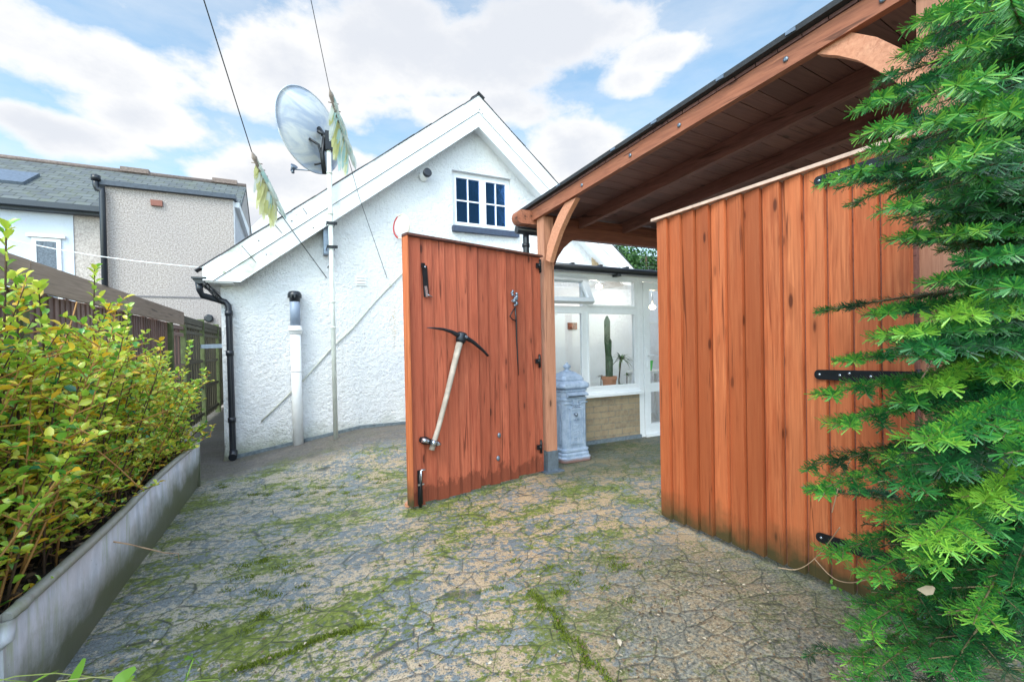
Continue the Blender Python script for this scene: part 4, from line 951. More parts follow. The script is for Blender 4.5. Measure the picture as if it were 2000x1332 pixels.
# clamp that holds the handle
hb = thing('tool_clamp', 'black and steel clamp gripping the foot of the pickaxe handle', 'clamp', tuple(PL(839, 862)))
m = MB(); a, b_ = PL(821, 858, .03), PL(857, 867, .03); m.tube([a, a.lerp(b_, .25), a.lerp(b_, .5), a.lerp(b_, .75), b_], [.020, .032, .022, .030, .018], 10); m.build('clamp_body', W['black'], hb)
m = MB(); m.tube([a+nl*.028, a.lerp(b_, .3)+nl*.036], [.018, .016], 10); m.tube([a.lerp(b_, .42)+nl*.05, a.lerp(b_, .62)+nl*.055], .022, 10); m.tube([a.lerp(b_, .75)+nl*.030, b_+nl*.018], [.018, .014], 10); m.build('steel_wing', W['chrome'], hb)
# twisted iron poker
po = thing('iron_poker', 'thin twisted iron rod with knotted top hung on the open gate', 'poker', tuple(PL(1003, 590)))
Q = lambda x_, y_, o=.03: PL(x_, y_, o)
m = MB(); m.tube([Q(1006, 600), Q(1008, 625), Q(1009, 660), Q(1011, 700), Q(1013, 733)], [.008, .008, .007, .006, .003], 8); m.tube([Q(1006, 601), Q(1000, 610), Q(996, 618), Q(1001, 624), Q(1008, 627)], .006, 6); m.build('rod', W['black'], po)
m = MB()
rg = random.Random(4)
for k in range(15): m.ball(Q(1004+rg.uniform(-5, 6), 570+k*1.9+rg.uniform(-1, 1), .03), rg.uniform(.010, .019), 6)
m.tube([Q(998, 572), Q(1008, 580), Q(999, 588), Q(1010, 594)], .006, 6); m.build('knot', W['galv'], po)

# ------------------------------------------------------------------ cast iron post box
bx0 = 2.535; W_ = .31; y0 = 4.02; cxp, cyp = bx0+W_/2, y0+W_/2
pb = thing('letter_box', 'ornate pale blue cast iron pillar letter box by the post', 'letter box', (cxp, cyp, 0))
pmm, pnt, pbb = newmat('blue_grey_cast_iron', (.3, .38, .5), .42, .15); pp = geopos(pnt)
n1 = noise(pnt, pp, 12, 5, .7); n2 = noise(pnt, mapping(pnt, pp, (1, 1, .2)), 20, 4, .6)
c = mix(pnt, maprange(pnt, n1, .3, .7), (.21, .28, .41), (.42, .50, .63)); c = mix(pnt, maprange(pnt, n2, .6, .75, 0, .55), c, (.60, .64, .70))
zz = sepz(pnt, pp); t = M_(pnt, 'ADD', zz, M_(pnt, 'MULTIPLY', n1, -.06)); c = mix(pnt, maprange(pnt, t, -.01, .02, .85, 0), c, (.22, .09, .05)); setcol(pnt, pbb, c); bump(pnt, pbb, n1, .25, .004)
def sqring(m, prof, ch=.22):
    vs = []
    for (h_, z_) in prof:
        c_ = h_*ch
        for (x_, y_) in ((h_-c_, -h_), (h_, -h_+c_), (h_, h_-c_), (h_-c_, h_), (-h_+c_, h_), (-h_, h_-c_), (-h_, -h_+c_), (-h_+c_, -h_)): vs.append((cxp+x_, cyp+y_, z_))
    n_ = 8; k = len(prof); fs = [(i*n_+j, i*n_+(j+1) % n_, (i+1)*n_+(j+1) % n_, (i+1)*n_+j) for i in range(k-1) for j in range(n_)]
    fs += [tuple(range(n_-1, -1, -1)), tuple(range((k-1)*n_, k*n_))]; m.add(vs, fs)
h = W_/2
m = MB(); sqring(m, [(h+.035, 0.005), (h+.035, .045), (h+.022, .06), (h+.022, .085), (h+.010, .10), (h+.018, .115), (h+.018, .13), (h, .145)]); m.build('base', pmm, pb)
m = MB(); sqring(m, [(h, .14), (h, .655), (h+.010, .66), (h+.010, .68), (h, .685), (h, .75), (h+.012, .757), (h+.012, .772), (h+.0, .78)]); body = m.build('body', pmm, pb)
m = MB(); sqring(m, [(h+.006, .775), (h+.03, .79), (h+.036, .80), (h+.036, .815), (h+.028, .84), (h-.015, .865), (h-.012, .882), (h-.03, .915), (h-.07, .945), (.05, .965)]); lid = m.build('lid', pmm, pb)
m = MB(); m.lathe((cxp, cyp, .96), [(.045, 0), (.05, .012), (.03, .02), (.022, .03), (.04, .045), (.045, .06), (.03, .075), (.012, .085), (.016, .095), (.005, .105)], 10); m.build('finial', pmm, lid)
fy = y0
m = MB(); frame_rect(m, cxp-.075, cxp+.085, .19, .565, .014, fy-.014, .016); m.bb(cxp-.06, cxp+.07, fy-.008, fy+.001, .205, .55)
rg = random.Random(9)
for k in range(4):           # cast scrolls
    z_ = .25+k*.065
    for sg in (-1, 1):
        pts = [Vector((cxp+.005+sg*(.012+.020*math.cos(t)*(1-t/9)), fy-.010, z_+.020*math.sin(t)*(1-t/9))) for t in [q_*.6 for q_ in range(10)]]
        m.tube(pts, .0045, 5)
dr = m.build('door', pmm, body)
m = MB(); m.tube([(cxp-.02, fy-.006, .515), (cxp-.02, fy-.04, .512)], [.012, .016], 10); m.ball((cxp-.02, fy-.045, .512), .02, 10); m.build('knob', W['galv'], dr)
m = MB()      # slot with hood
m.box((cxp+.01, fy-.030, .728), (.25, .055, .012), (1, 0, 0), (0, 1, .5)); m.box((cxp-.115, fy-.02, .715), (.012, .03, .03)); m.build('slot_hood', pmm, body)
m = MB(); m.bb(cxp-.10, cxp+.12, fy-.004, fy+.001, .695, .715); m.build('slot', W['felt'], body)
m = MB()      # ornaments above door
m.tube([(cxp-.15, fy-.006, .63), (cxp-.07, fy-.006, .63), (cxp-.05, fy-.010, .612), (cxp+.05, fy-.010, .612), (cxp+.075, fy-.006, .635), (cxp+.15, fy-.006, .635)], .008, 6)
m.lathe((cxp, fy+.002, .640), [(.042, 0), (.042, .010), (.025, .016)], 14, (0, -1, 0))
for k in range(9): a = math.pi*k/8; m.ball((cxp+.005+math.cos(a)*.065, fy-.008, .575+math.sin(a)*.020), .011, 6)
m.bb(cxp-.085, cxp+.095, fy-.016, fy+.001, .566, .578)
m.build('ornament', pmm, body)
m = MB(); lx = bx0          # side panel on the left face
for (ya, yb2, za, zb) in ((y0+.06, y0+.25, .20, .60),): m.bb(lx-.008, lx+.001, ya, ya+.012, za, zb); m.bb(lx-.008, lx+.001, yb2-.012, yb2, za, zb); m.bb(lx-.008, lx+.001, ya, yb2, zb, zb+.012); m.bb(lx-.008, lx+.001, ya, yb2, za-.012, za)
for k in range(3): m.bb(lx-.010, lx+.001, y0+.07, y0+.24, .64+k*.035, .652+k*.035)
m.build('side_panel', pmm, body)

# ------------------------------------------------------------------ fence along the left
XF = -1.53
fen = thing('fence', 'weathered brown feather-edge fence with a deep top board', 'fence', (XF, 5, 0))
fw1 = wood('old_fence_purple', (.21, .125, .11), (.10, .06, .052), (.33, .215, .185), varr=.6, knots=False)
fw2 = wood('old_fence_grey', (.085, .075, .050), (.045, .04, .028), (.15, .14, .09), varr=.6, knots=False)
fw3 = wood('old_capping', (.34, .245, .18), (.19, .135, .10), (.48, .36, .28), 'y', varr=.25)
gpost = simple('green_weathered_post', (.10, .125, .05), .85, 0, .35, .3, 14)
mg, mgn, mgb = newmat('x', (0, 0, 0))
def fpanel(ya, yb2, mat, top, rot_=0.):
    m = MB(); y_ = ya; i = 0
    while y_ < yb2-.02:
        wd = .098; tk = random.uniform(.018, .026)
        m.prism([(XF, y_, .06), (XF, y_+wd, .06), (XF+.010, y_+wd, .06), (XF+tk, y_, .06)], (0, 0, top-.06+random.uniform(-.006, .006))); y_ += .086; i += 1
    return m
bays = [(.0, 1.83), (1.92, 3.75), (3.84, 5.67)]
for (a, b_) in bays: fpanel(a, b_, fw1, 1.66).build('feather_edge_panel', fw1, fen)
fpanel(5.76, 7.25, fw1, 1.66).build('feather_edge_panel', fw1, fen)
m = MB()
for k, (a, b_) in enumerate(((-.2, 3.79), (3.80, 7.98))): m.bb(XF+.03, XF+.055, a, b_, 1.66, 1.845); m.bb(XF-.04, XF+.035, a, b_, 1.80, 1.835)
m.build('top_board', fw3, fen)
def lattice(ya, yb2, top):
    m = MB()
    for k in range(int((yb2-ya)/.105)): y_ = ya+.03+k*.105; m.bb(XF-.01, XF+.006+.010*(k % 2), y_, y_+.082, .08, top-.05)
    for k in range(4): z_ = .15+k*(top-.3)/3; m.bb(XF+.02, XF+.045, ya, yb2, z_, z_+.05)
    m.bb(XF-.02, XF+.045, ya, yb2, top-.05, top); return m
lattice(7.27, 7.98, 1.64).build('slatted_panel', fw1, fen)
for (a, b_) in ((8.10, 9.44), (9.56, 11.08), (11.20, 12.8), (12.9, 14.4), (14.5, 16.2)):
    lattice(a, b_, 1.69).build('slatted_panel', fw2, fen)
m = MB(); m.bb(XF-.03, XF+.05, 8.0, 16.3, 1.70, 1.80); m.build('top_board', fw2, fen)
for y_ in (1.875, 3.795, 5.715, 7.26, 8.04, 9.50, 11.14, 12.85, 14.45):
    m = MB(); m.bb(XF-.03, XF+.062 if y_ > 7 else XF+.028, y_-.04, y_+.04, -.02, 1.84 if y_ > 8.1 else 1.655); m.build('post', gpost, fen)
# white pipe across the alley
a, b_ = UX(392, 677, XF+.06), UX(392, 677, XF+.06); m = MB(); m.beam(Vector((XF+.06, a.y, a.z)), Vector((XL+.05, a.y+.3, a.z+.02)), .05, .07)
tag(m.build('alley_gate_bar', simple('pale_blue_metal', (.50, .60, .70), .4, .2)), 'pale metal bar spanning the alley between fence and house', 'bar')

# ------------------------------------------------------------------ neighbouring terrace
nb = thing('terraced_house', 'pebble-dashed terraced house with mossy slate roof beyond the fence', 'house', (-3, 13, 0))
Y1, Y2 = 12.0, 12.8
L = lambda x_, y_, Y_: UY(x_, y_, Y_)
ptl, ptr = L(205, 366, Y1), L(455, 389, Y1); xa, xb = ptl.x, ptr.x; zt1 = (ptl.z+ptr.z)/2
m = MB(); m.bb(xa, xb, Y1, Y1+2.6, 0, zt1); m.build('outrigger_wall', W['pebble'], nb)
m = MB(); zb_ = L(250, 577, Y1).z; m.bb(xa-.03, xb+.01, Y1-.012, Y1+.05, zb_-.03, zb_); m.build('band', simple('dark_band', (.16, .15, .16), .8), nb)
m = MB(); m.bb(xa-.12, xb+.06, Y1-.10, Y1+2.7, zt1+.004, zt1+.10); m.build('outrigger_gutter', simple('blue_grey_fascia', (.05, .065, .09), .5, 0, .3), nb)
rdg = L(0, 312, 15.2); rdz = (L(0, 312, 15.2).z+L(480, 372, 15.2).z)/2; evz = (L(0, 402, Y2).z+L(195, 414, Y2).z)/2
xr_ = L(481, 372, 15.2).x
m = MB(); m.prism([(-14, Y2-.25, evz), (xr_, Y2-.25, evz), (xr_, 15.2, rdz), (-14, 15.2, rdz)], (0, 0, .08)); m.prism([(-14, 17.6, evz), (xr_, 17.6, evz), (xr_, 15.21, rdz), (-14, 15.21, rdz)], (0, 0, .08)); m.build('roof', W['slate'], nb)
m = MB()
for k in range(44): x_ = -14+k*.31; 
m.tube([(-14, 15.2, rdz+.09), (xr_, 15.2, rdz+.09)], .07, 6)
for x_ in (L(265, 345, 15.2).x, L(440, 362, 15.2).x): m.bb(x_-.30, x_+.30, 15.1, 15.3, rdz+.08, rdz+.20)
m.build('ridge', simple('ridge_tiles', (.20, .15, .13), .85, 0, .3), nb)
m = MB(); m.bb(-14, xa-.04, Y2-.33, Y2-.2, evz-.05, evz+.06); m.bb(-14, xa-.04, Y2-.2, Y2-.02, evz-.10, evz-.02); m.build('gutter', simple('dark_gutter', (.03, .04, .055), .5), nb)
xs_ = L(144, 440, Y2).x
m = MB(); m.bb(xs_, xb, Y2, 17.4, 0, evz-.05); m.prism([(xb, Y2, evz-.05), (xb, 15.2, rdz-.05), (xb, 17.4, evz-.05)], (-.2, 0, 0)); m.build('rear_wall', W['pebble2'], nb)
m = MB(); m.bb(-14, xs_-.002, Y2-.02, 17.4, 0, evz-.05); m.build('rear_wall', W['render_w'], nb)
a, b_ = L(75, 467, Y2), L(118, 470, Y2); z0 = 2.35
m = MB(); frame_rect(m, a.x-.09, b_.x+.02, z0, a.z+.02, .07, Y2-.05, .06); m.bb(a.x-.16, b_.x+.10, Y2-.09, Y2-.021, a.z+.03, a.z+.09); wn = m.build('window', W['white_paint'], nb)
m = MB(); m.bb(a.x-.02, b_.x-.05, Y2-.04, Y2-.03, z0+.06, a.z-.05); m.build('pane', simple('patterned_blind', (.10, .125, .16), .5, 0, .5, 0, 40), wn)
sk0 = L(2, 352, 14.0); m = MB(); dd = Vector((0, 15.2-Y2+.25, rdz-evz)).normalized(); rn_ = Vector((1, 0, 0)).cross(dd); pk_ = U(2, 345, (0, Y2-.25, evz+.10), rn_); m.box(pk_, (1.0, .85, .10), (1, 0, 0), dd); m.build('skylight', W['galv'], nb)
m = MB(); q = L(306, 397, Y1-.03); m.bb(q.x-.10, q.x+.10, Y1-.06, Y1-.002, q.z-.06, q.z+.06); m.build('vent_brick', simple('red_vent', (.25, .10, .075), .8), nb)
m = MB(); q = L(195, 360, Y1-.1); q2 = L(205, 560, Y1-.1)
m.tube([(q2.x, Y1-.1, 0), (q2.x, Y1-.1, L(205, 378, Y1-.1).z), L(200, 372, Y1-.1), L(190, 370, Y1-.1), L(187, 362, Y1-.1), L(187, 347, Y1-.1)], .055, 10)
m.tube([L(187, 353, Y1-.1), L(187, 343, Y1-.1)], .08, 10); m.build('downpipe', W['blackpl'], nb)
m = MB(); q = L(408, 622, Y1-.04); m.lathe(q, [(.09, 0), (.09, .04), (.06, .045)], 12, (0, -1, 0)); m.build('waste_outlet', W['blackpl'], nb)
m = MB(); m.bb(xb+.001, xb+.02, Y1+.01, Y1+2.6, 0, zt1-.02); m.build('side_render', W['stucco'], nb)
# white rendered neighbour to the right, seen in the gap
n2 = thing('rear_extension', 'bright white gabled extension behind the pebble-dashed wall', 'house', (.6, 18, 0))
x0 = L(476, 400, 17.8).x; m = MB()
m.prism([(x0, 17.8, 0), (x0+4.6, 17.8, 0), (x0+4.6, 17.8, 4.6), (x0+1.1, 17.8, L(485, 385, 17.8).z), (x0, 17.8, L(472, 455, 17.8).z)], (0, 5, 0)); m.build('wall', W['stucco'], n2)
m = MB(); m.prism([(xb+.012, Y1+.10, zt1-.02), (xb+.012, Y1+2.5, zt1-.02), (xb+.012, Y1+2.5, zt1-.30), (xb+.012, Y1+.1, zt1-.14)], (.10, 0, 0)); m.build('bargeboard', W['white_paint'], nb)

# ------------------------------------------------------------------ trough and shrub
TX0, TX1, TY0, TY1, TZ = -1.42, -.84, 1.93, 5.02, .43
tro = thing('trough', 'long weathered zinc trough planted with a yellow-green shrub', 'planter', ((TX0+TX1)/2, 3.4, 0))
m = MB(); ny = 24; vs = []
def bow(y_): t = (y_-TY0)/(TY1-TY0); return .022*math.sin(math.pi*t*2.2+.3)*math.sin(math.pi*t)
for i in range(ny+1):
    y_ = TY0+(TY1-TY0)*i/ny; b_ = bow(y_)
    vs += [(TX1-.02, y_, .002), (TX1+b_*.5, y_, .18), (TX1+b_, y_, TZ+b_*.3), (TX1+b_-.006, y_, TZ+b_*.3), (TX1-.03+b_*.5, y_, .18), (TX1-.03, y_, .01)]
fs = [(i*6+j, (i+1)*6+j, (i+1)*6+j+1, i*6+j+1) for i in range(ny) for j in range(5)]
m.add(vs, fs, True)
m.bb(TX0, TX0+.006, TY0, TY1, 0.002, TZ); m.bb(TX0, TX1-.02, TY0-.003, TY0+.003, .002, TZ-.004); m.bb(TX0, TX1-.02, TY1-.003, TY1+.003, .002, TZ-.004); m.bb(TX0, TX1-.03, TY0, TY1, .003, .008)
m.bb(TX1-.022, TX1+.004, TY1-.01, TY1+.008, .002, TZ); m.bb(TX1-.022, TX1+.004, TY0-.01, TY0+.004, .002, TZ-.02)
m.build('trough_wall', W['zinc'], tro)
m = MB(); rp = [(TX1+bow(TY0+(TY1-TY0)*i/ny)+.006, TY0+(TY1-TY0)*i/ny, TZ+.006+bow(TY0+(TY1-TY0)*i/ny)*.3) for i in range(ny+1)]
m.tube(rp, .019, 8); m.tube([(TX1, TY0, TZ+.006), (TX0, TY0, TZ+.006), (TX0, TY1, TZ+.006), (TX1, TY1, TZ+.006)], .017, 8); m.build('rolled_rim', W['zinc'], tro)
m = MB(); m.tube([(TX1+.01, TY0+.0, TZ), (TX1+.012, TY0-.012, TZ-.05), (TX1-.02, TY0-.015, TZ-.07)], .022, 8); m.ball((TX1+.012, TY0+.08, TZ+.01), .022, 8, (1, 2.5, 1)); m.build('corner_lug', W['zinc'], tro)
gx_, gy_ = np.meshgrid(np.linspace(TX0+.01, TX1-.045, 14), np.linspace(TY0+.01, TY1-.01, 60)); zz_ = .365+rng.normal(0, .012, gx_.shape)
V = np.stack([gx_.ravel(), gy_.ravel(), zz_.ravel()], 1); F = [(j*14+i, j*14+i+1, (j+1)*14+i+1, (j+1)*14+i) for j in range(59) for i in range(13)]
npmesh('soil', V, F, W['soil'], tro)

def leafmesh(P, D, Nn, Lg, Wd, fold=.25):
    """simple 6-vertex folded leaves; P base, D direction, Nn normal"""
    D = D/np.linalg.norm(D, axis=1, keepdims=True); Sd = np.cross(D, Nn); Sd /= (np.linalg.norm(Sd, axis=1, keepdims=True)+1e-9); Nn = np.cross(Sd, D)
    L = Lg[:, None]; Wd = Wd[:, None]
    v0 = P; v1 = P+D*L*.35+Sd*Wd*.5+Nn*Wd*fold; v2 = P+D*L*.72+Sd*Wd*.42+Nn*Wd*fold*.8; v3 = P+D*L-Nn*L*.08
    v4 = P+D*L*.72-Sd*Wd*.42+Nn*Wd*fold*.8; v5 = P+D*L*.35-Sd*Wd*.5+Nn*Wd*fold; c1 = P+D*L*.35; c2 = P+D*L*.72
    V = np.stack([v0, v1, v2, v3, v4, v5, c1, c2], 1).reshape(-1, 3); n = len(P); b = np.arange(n)[:, None]*8
    F = np.concatenate([b+np.array([[0, 1, 6, 6]]), b+np.array([[0, 6, 5, 5]])], 0)
    Q4 = np.concatenate([b+np.array([[6, 1, 2, 7]]), b+np.array([[5, 6, 7, 4]])], 0)
    T3 = np.concatenate([b+np.array([[0, 1, 6]]), b+np.array([[0, 6, 5]]), b+np.array([[7, 2, 3]]), b+np.array([[4, 7, 3]]),
                         b+np.array([[6, 1, 2]]), b+np.array([[6, 2, 7]]), b+np.array([[5, 6, 7]]), b+np.array([[5, 7, 4]])], 0)
    return V, T3
def topz(y_, x_):          # height of the shrub along the trough
    yy = [1.2, 1.9, 2.6, 3.1, 3.6, 4.1, 4.6, 5.0, 5.35, 5.6]; hh = [1.44, 1.42, 1.38, 1.31, 1.22, 1.11, 1.00, .92, .76, .55]
    return float(np.interp(y_, yy, hh))
shr = thing('shrub', 'bushy shrub with glossy green and yellow leaves filling the trough', 'shrub', (-1.15, 3.4, .36))
rg = random.Random(21); LP = []; LDr = []; LL = []; LV = []; sm = MB(); sm2 = MB()
for k in range(400):
    y_ = rg.uniform(1.55, 5.0); x_ = rg.uniform(-1.40, -.93); b0v = Vector((x_, y_, .36))
    H = topz(y_, x_)*rg.choice([1.10, 1, .95, .85, .7, .5, .42]); H = max(.5, H-.02)
    lean = Vector((rg.uniform(-.20, .30), rg.uniform(-.30, .30), 0)); tip = Vector((min(-.66, x_+lean.x+.06*(H)), y_+lean.y, H))
    if tip.z > topz(tip.y, 0)*1.06: tip.z = topz(tip.y, 0)*1.06
    midp = b0v.lerp(tip, .5)+Vector((rg.uniform(-.08, .08), rg.uniform(-.1, .1), 0.06))
    pts = [b0v.lerp(midp, t).lerp(midp.lerp(tip, t), t) for t in [i/7 for i in range(8)]]
    (sm if k % 3 == 0 else sm2).tube(pts, [.005-.0005*i for i in range(8)], 5, False)
    n_ = int(40*(tip-b0v).length)
    for i in range(n_):
        t = (.16 if k % 2 else .04)+(.84 if k % 2 else .96)*(i/n_)**.8; f_ = t*7; a = int(min(6, f_)); p = pts[a].lerp(pts[a+1], f_-a); ax = (pts[a+1]-pts[a]).normalized()
        # short side twig
        if rg.random() < .33 and t < .98:
            d_ = Vector((rg.uniform(-1, 1), rg.uniform(-1, 1), rg.uniform(0, .9))).normalized(); ln_ = rg.uniform(.05, .15); q = p+d_*ln_
            sm.tube([p, q], [.003, .002], 4, False)
            for j in range(6):
                a2 = j*2.4; dd_ = (d_*.8+Vector((math.cos(a2), math.sin(a2), rg.uniform(-.2, .6)))).normalized()
                LP.append(p.lerp(q, .45+.55*j/6)); LDr.append(dd_); LL.append(rg.uniform(.026, .046)); LV.append(min(1, max(0, rg.gauss(.60, .24)+(.16 if j > 4 else 0))))
        a2 = i*2.39; e_ = Vector((math.cos(a2), math.sin(a2), 0)); dd_ = (ax*.55+e_+Vector((0, 0, rg.uniform(-.2, .3)))).normalized()
        LP.append(p); LDr.append(dd_); LL.append(rg.uniform(.028, .048)); LV.append(min(1, max(0, rg.gauss(.58, .24)+(.18 if t > .92 else 0))))
# sprigs that stand clear of the mass
for (px_, py_, X_, bx, by) in ((12, 445, -.95, -1.05, 2.3), (30, 540, -1.0, -1.1, 2.6), (185, 525, -1.05, -1.15, 3.4), (75, 560, -1.0, -1.1, 2.9), (372, 668, -.98, -1.05, 4.85), (385, 745, -.92, -1.0, 4.9), (392, 838, -.82, -.95, 4.95), (250, 600, -1.1, -1.15, 4.0), (330, 610+80, -1.1, -1.1, 4.7)):
    tip = UX(px_, py_, X_); b0v = Vector((bx, by, .4)); midp = b0v.lerp(tip, .5)+Vector((.02, .03, .05)); pts = [b0v.lerp(midp, t).lerp(midp.lerp(tip, t), t) for t in [i/7 for i in range(8)]]
    sm2.tube(pts, [.007-.0006*i for i in range(8)], 5, False)
    for i in range(22):
        t = 1-.35*(i/22)**1.6; f_ = t*7; a = int(min(6, f_)); p = pts[a].lerp(pts[a+1], f_-a); ax = (pts[a+1]-pts[a]).normalized(); a2 = i*2.39
        LP.append(p); LDr.append((ax*.9+Vector((math.cos(a2), math.sin(a2), .1))).normalized()); LL.append(rg.uniform(.04, .055)); LV.append(min(1, rg.gauss(.62, .15)))
# long bare arching canes low down near the camera
for (q0, q1, q2, d0, d1) in (((-60, 900), (60, 850), (230, 770), 1.75, 2.1), ((-60, 930), (90, 850), (190, 700), 1.7, 2.2), ((-60, 1010), (80, 940), (240, 870), 1.8, 2.2), ((-60, 960), (120, 880), (330, 800), 1.9, 2.5), ((-40, 780), (120, 800), (270, 950), 1.9, 2.2), ((-60, 1000), (60, 960), (190, 920), 1.7, 2.0), ((-60, 850), (110, 770), (150, 590), 1.9, 2.3)):
    p0, p1, p2 = UD(*q0, d0), UD(*q1, (d0+d1)/2), UD(*q2, d1); pts = [p0.lerp(p1, t).lerp(p1.lerp(p2, t), t) for t in [i/9 for i in range(10)]]
    sm.tube(pts, [.0085-.0006*i for i in range(10)], 6, False)
P_ = np.array([tuple(p) for p in LP]); D_ = np.array([tuple(d) for d in LDr]); L_ = np.array(LL)
Nn = np.tile([0, 0, 1.], (len(P_), 1))+rng.normal(0, .45, (len(P_), 3))
V, T3 = leafmesh(P_, D_, Nn, L_, L_*.58); npmesh('leaves', V, T3, W['shrubleaf'], shr, np.repeat(np.array(LV), 8), True)
sm.build('stems', W['stem'], shr); sm2.build('woody_stems', W['dstem'], shr)
# leaf litter in the trough
n_ = 2600; P_ = np.stack([rng.uniform(TX0+.03, TX1-.085, n_), rng.uniform(TY0+.02, TY1-.02, n_), rng.uniform(.37, .40, n_)], 1)
D_ = rng.normal(0, 1, (n_, 3)); D_[:, 2] *= .3; Nn = np.tile([0, 0, 1.], (n_, 1))+rng.normal(0, .4, (n_, 3)); L_ = rng.uniform(.02, .04, n_)
V, T3 = leafmesh(P_, D_, Nn, L_, L_*.6); vv = np.clip(rng.normal(.12, .2, n_), 0, .8); npmesh('leaf_litter', V, T3, W['litter'], None, np.repeat(vv, 8))
tag(bpy.data.objects['leaf_litter'], 'dark dead leaves lying on the soil of the trough', 'leaf litter', kind='stuff')
m = MB(); m.tube([UD(60, 1030, 2.1), UD(150, 1046, 2.15), UD(250, 1062, 2.2), UD(320, 1079, 2.3), UD(350, 1081, 2.35)], [.004, .0045, .004, .003, .002], 6, True)
m.tube([UD(348, 1080, 2.34), UD(350, 1094, 2.36)], .0015, 5); m.build('bare_twig', simple('pale_twig', (.42, .27, .17), .7, 0, .3), shr)

# ------------------------------------------------------------------ fir tree
T0 = Vector((2.07, .50, 0)); fir = thing('fir_tree', 'tall green fir with drooping needled branches beside the closed gate', 'fir tree', tuple(T0))
m = MB(); m.tube([T0, T0+Vector((.01, 0, 1)), T0+Vector((0, .02, 2.2)), T0+Vector((0, 0, 3.6))], [.055, .048, .034, .012], 10); m.build('trunk', W['dstem'], fir)
rg = random.Random(5); segs = []; bm_ = MB(); REP = []
gn = Vector((ex.y, -ex.x, 0)); gn = gn if gn.x > 0 else -gn
def okp(p):                 # keep clear of the gate, the post and the roof
    s_ = (p-A0).dot(es); n_ = (p-A0).dot(en)
    if 1.2 < s_ < 3.02 and n_ > -.07: return False
    if s_ <= 1.2 and n_ > -.1: return False
    if n_ > -.12 and p.z > zr(s_)-.08: return False
    if (p-CP).length < .42: return False
    q = p-CP; dz = q.dot(fw)
    if dz > .1 and CX+FPX*q.dot(rt)/dz < 1575: return False
    return True
def twig(p, d, L, tone, depth=0):
    """straightish shoot with needles; returns nothing"""
    n_ = max(2, int(L/.03)); pts = [p]; dd_ = d.copy()
    for i in range(n_):
        dd_ = (dd_+Vector((rg.uniform(-.05, .05), rg.uniform(-.05, .05), -.025))).normalized(); q = pts[-1]+dd_*(L/n_)
        if not okp(q): break
        pts.append(q)
    if len(pts) < 2: return
    for i in range(len(pts)-1): segs.append((pts[i], pts[i+1], tone+.22*(i/len(pts))))
    bm_.tube(pts, [.0018-.0008*i/len(pts) for i in range(len(pts))], 4, False)
    if depth < 1 and L > .13:
        sd_ = d.cross(Vector((0, 0, 1))).normalized()
        for i in range(2, len(pts)-1, 2):
            for sg in (-1, 1): twig(pts[i], (d*.75+sd_*sg*.75+Vector((0, 0, rg.uniform(-.15, .05)))).normalized(), L*.45*(1-.6*i/len(pts))*rg.uniform(.8, 1.2), tone+.1, depth+1)
def branch(b0v, tip, tone=.3, dens=1., sag=.04, w0=.23):
    L = (tip-b0v).length; n_ = max(6, int(L/.085)); midp = b0v.lerp(tip, .5)+Vector((0, 0, sag)); pts = []
    for i in range(n_+1):
        t = i/n_; p = b0v.lerp(midp, t).lerp(midp.lerp(tip, t), t)
        if not okp(p): break
        pts.append(p)
    if len(pts) < 4: return
    bm_.tube(pts, [max(.002, .006*(1-i/n_)+.0015) for i in range(len(pts))], 5, False)
    for i in range(1, len(pts)):
        t = i/n_
        if t > .28: segs.append((pts[i-1], pts[i], tone+.25*t))
        if t > .18 and t < .97:
            ax = (pts[i]-pts[i-1]).normalized(); sd_ = ax.cross(Vector((0, 0, 1))).normalized()
            for sg in (-1, 1):
                if rg.random() < .9*dens:
                    twig(pts[i], (ax*.8+sd_*sg*.8+Vector((0, 0, rg.uniform(-.22, .08)))).normalized(), w0*(1.08-t)*rg.uniform(.6, 1.2)+.035, tone+rg.uniform(-.3, .18))
    ax = (pts[-1]-pts[-2]).normalized(); sd_ = ax.cross(Vector((0, 0, 1))).normalized()
    for q in (ax, (ax+sd_*.7).normalized(), (ax-sd_*.7).normalized()): twig(pts[-1], q, .06, tone+.25)
def fork(px_, py_, d_, dz, tone=.35, sag=.03, w0=.20):
    tip = UD(px_+35, py_, d_); z_ = max(.06, tip.z+dz); branch(Vector((T0.x, T0.y, z_)), tip, tone, 1., sag, w0)
for a in ((1683, 195, 1.05, .30), (1700, 250, 1.0, .16), (1700, 290, 1.12, .05), (1645, 338, 1.10, .06), (1610, 352, 1.20, .02), (1735, 405, 1.0, .0),
          (1750, 462, 1.1, .02), (1700, 608, 1.15, .04), (1720, 655, 1.0, .02), (1640, 700, 1.25, .0), (1598, 765, 1.18, .04), (1625, 822, 1.08, .03), (1730, 885, 1.1, 0.),
          (1580, 950, 1.10, .05), (1720, 1000, 1.0, .05), (1612, 1072, 1.12, .02), (1680, 1110, 1.02, .06), (1675, 1175, 1.1, .02), (1665, 1215, 1.0, .05), (1650, 1275, 1.05, .04), (1660, 1320, .95, .05),
          (1790, 30, 1.05, .25), (1760, 90, 1.2, .2), (1840, 20, .9, .3), (1870, 90, .85, .25), (1850, 170, .8, .15), (1810, 240, .85, .1), (1830, 320, .8, .02), (1880, 290, .8, .1)):
    fork(*a)
for a in ((1850, 455, 1.0, .04), (1905, 500, .85, .05), (1880, 560, 1.1, .02), (1935, 450, 1.2, .03), (1955, 560, .8, .0), (1920, 610, .95, .02), (1960, 520, 1.15, .02), (1860, 380, .95, .06), (1820, 545, 1.05, .03), (1780, 690, .9, .02), (1840, 640, 1.0, .03)):
    fork(*a, tone=rg.uniform(.05, .5), w0=.17)
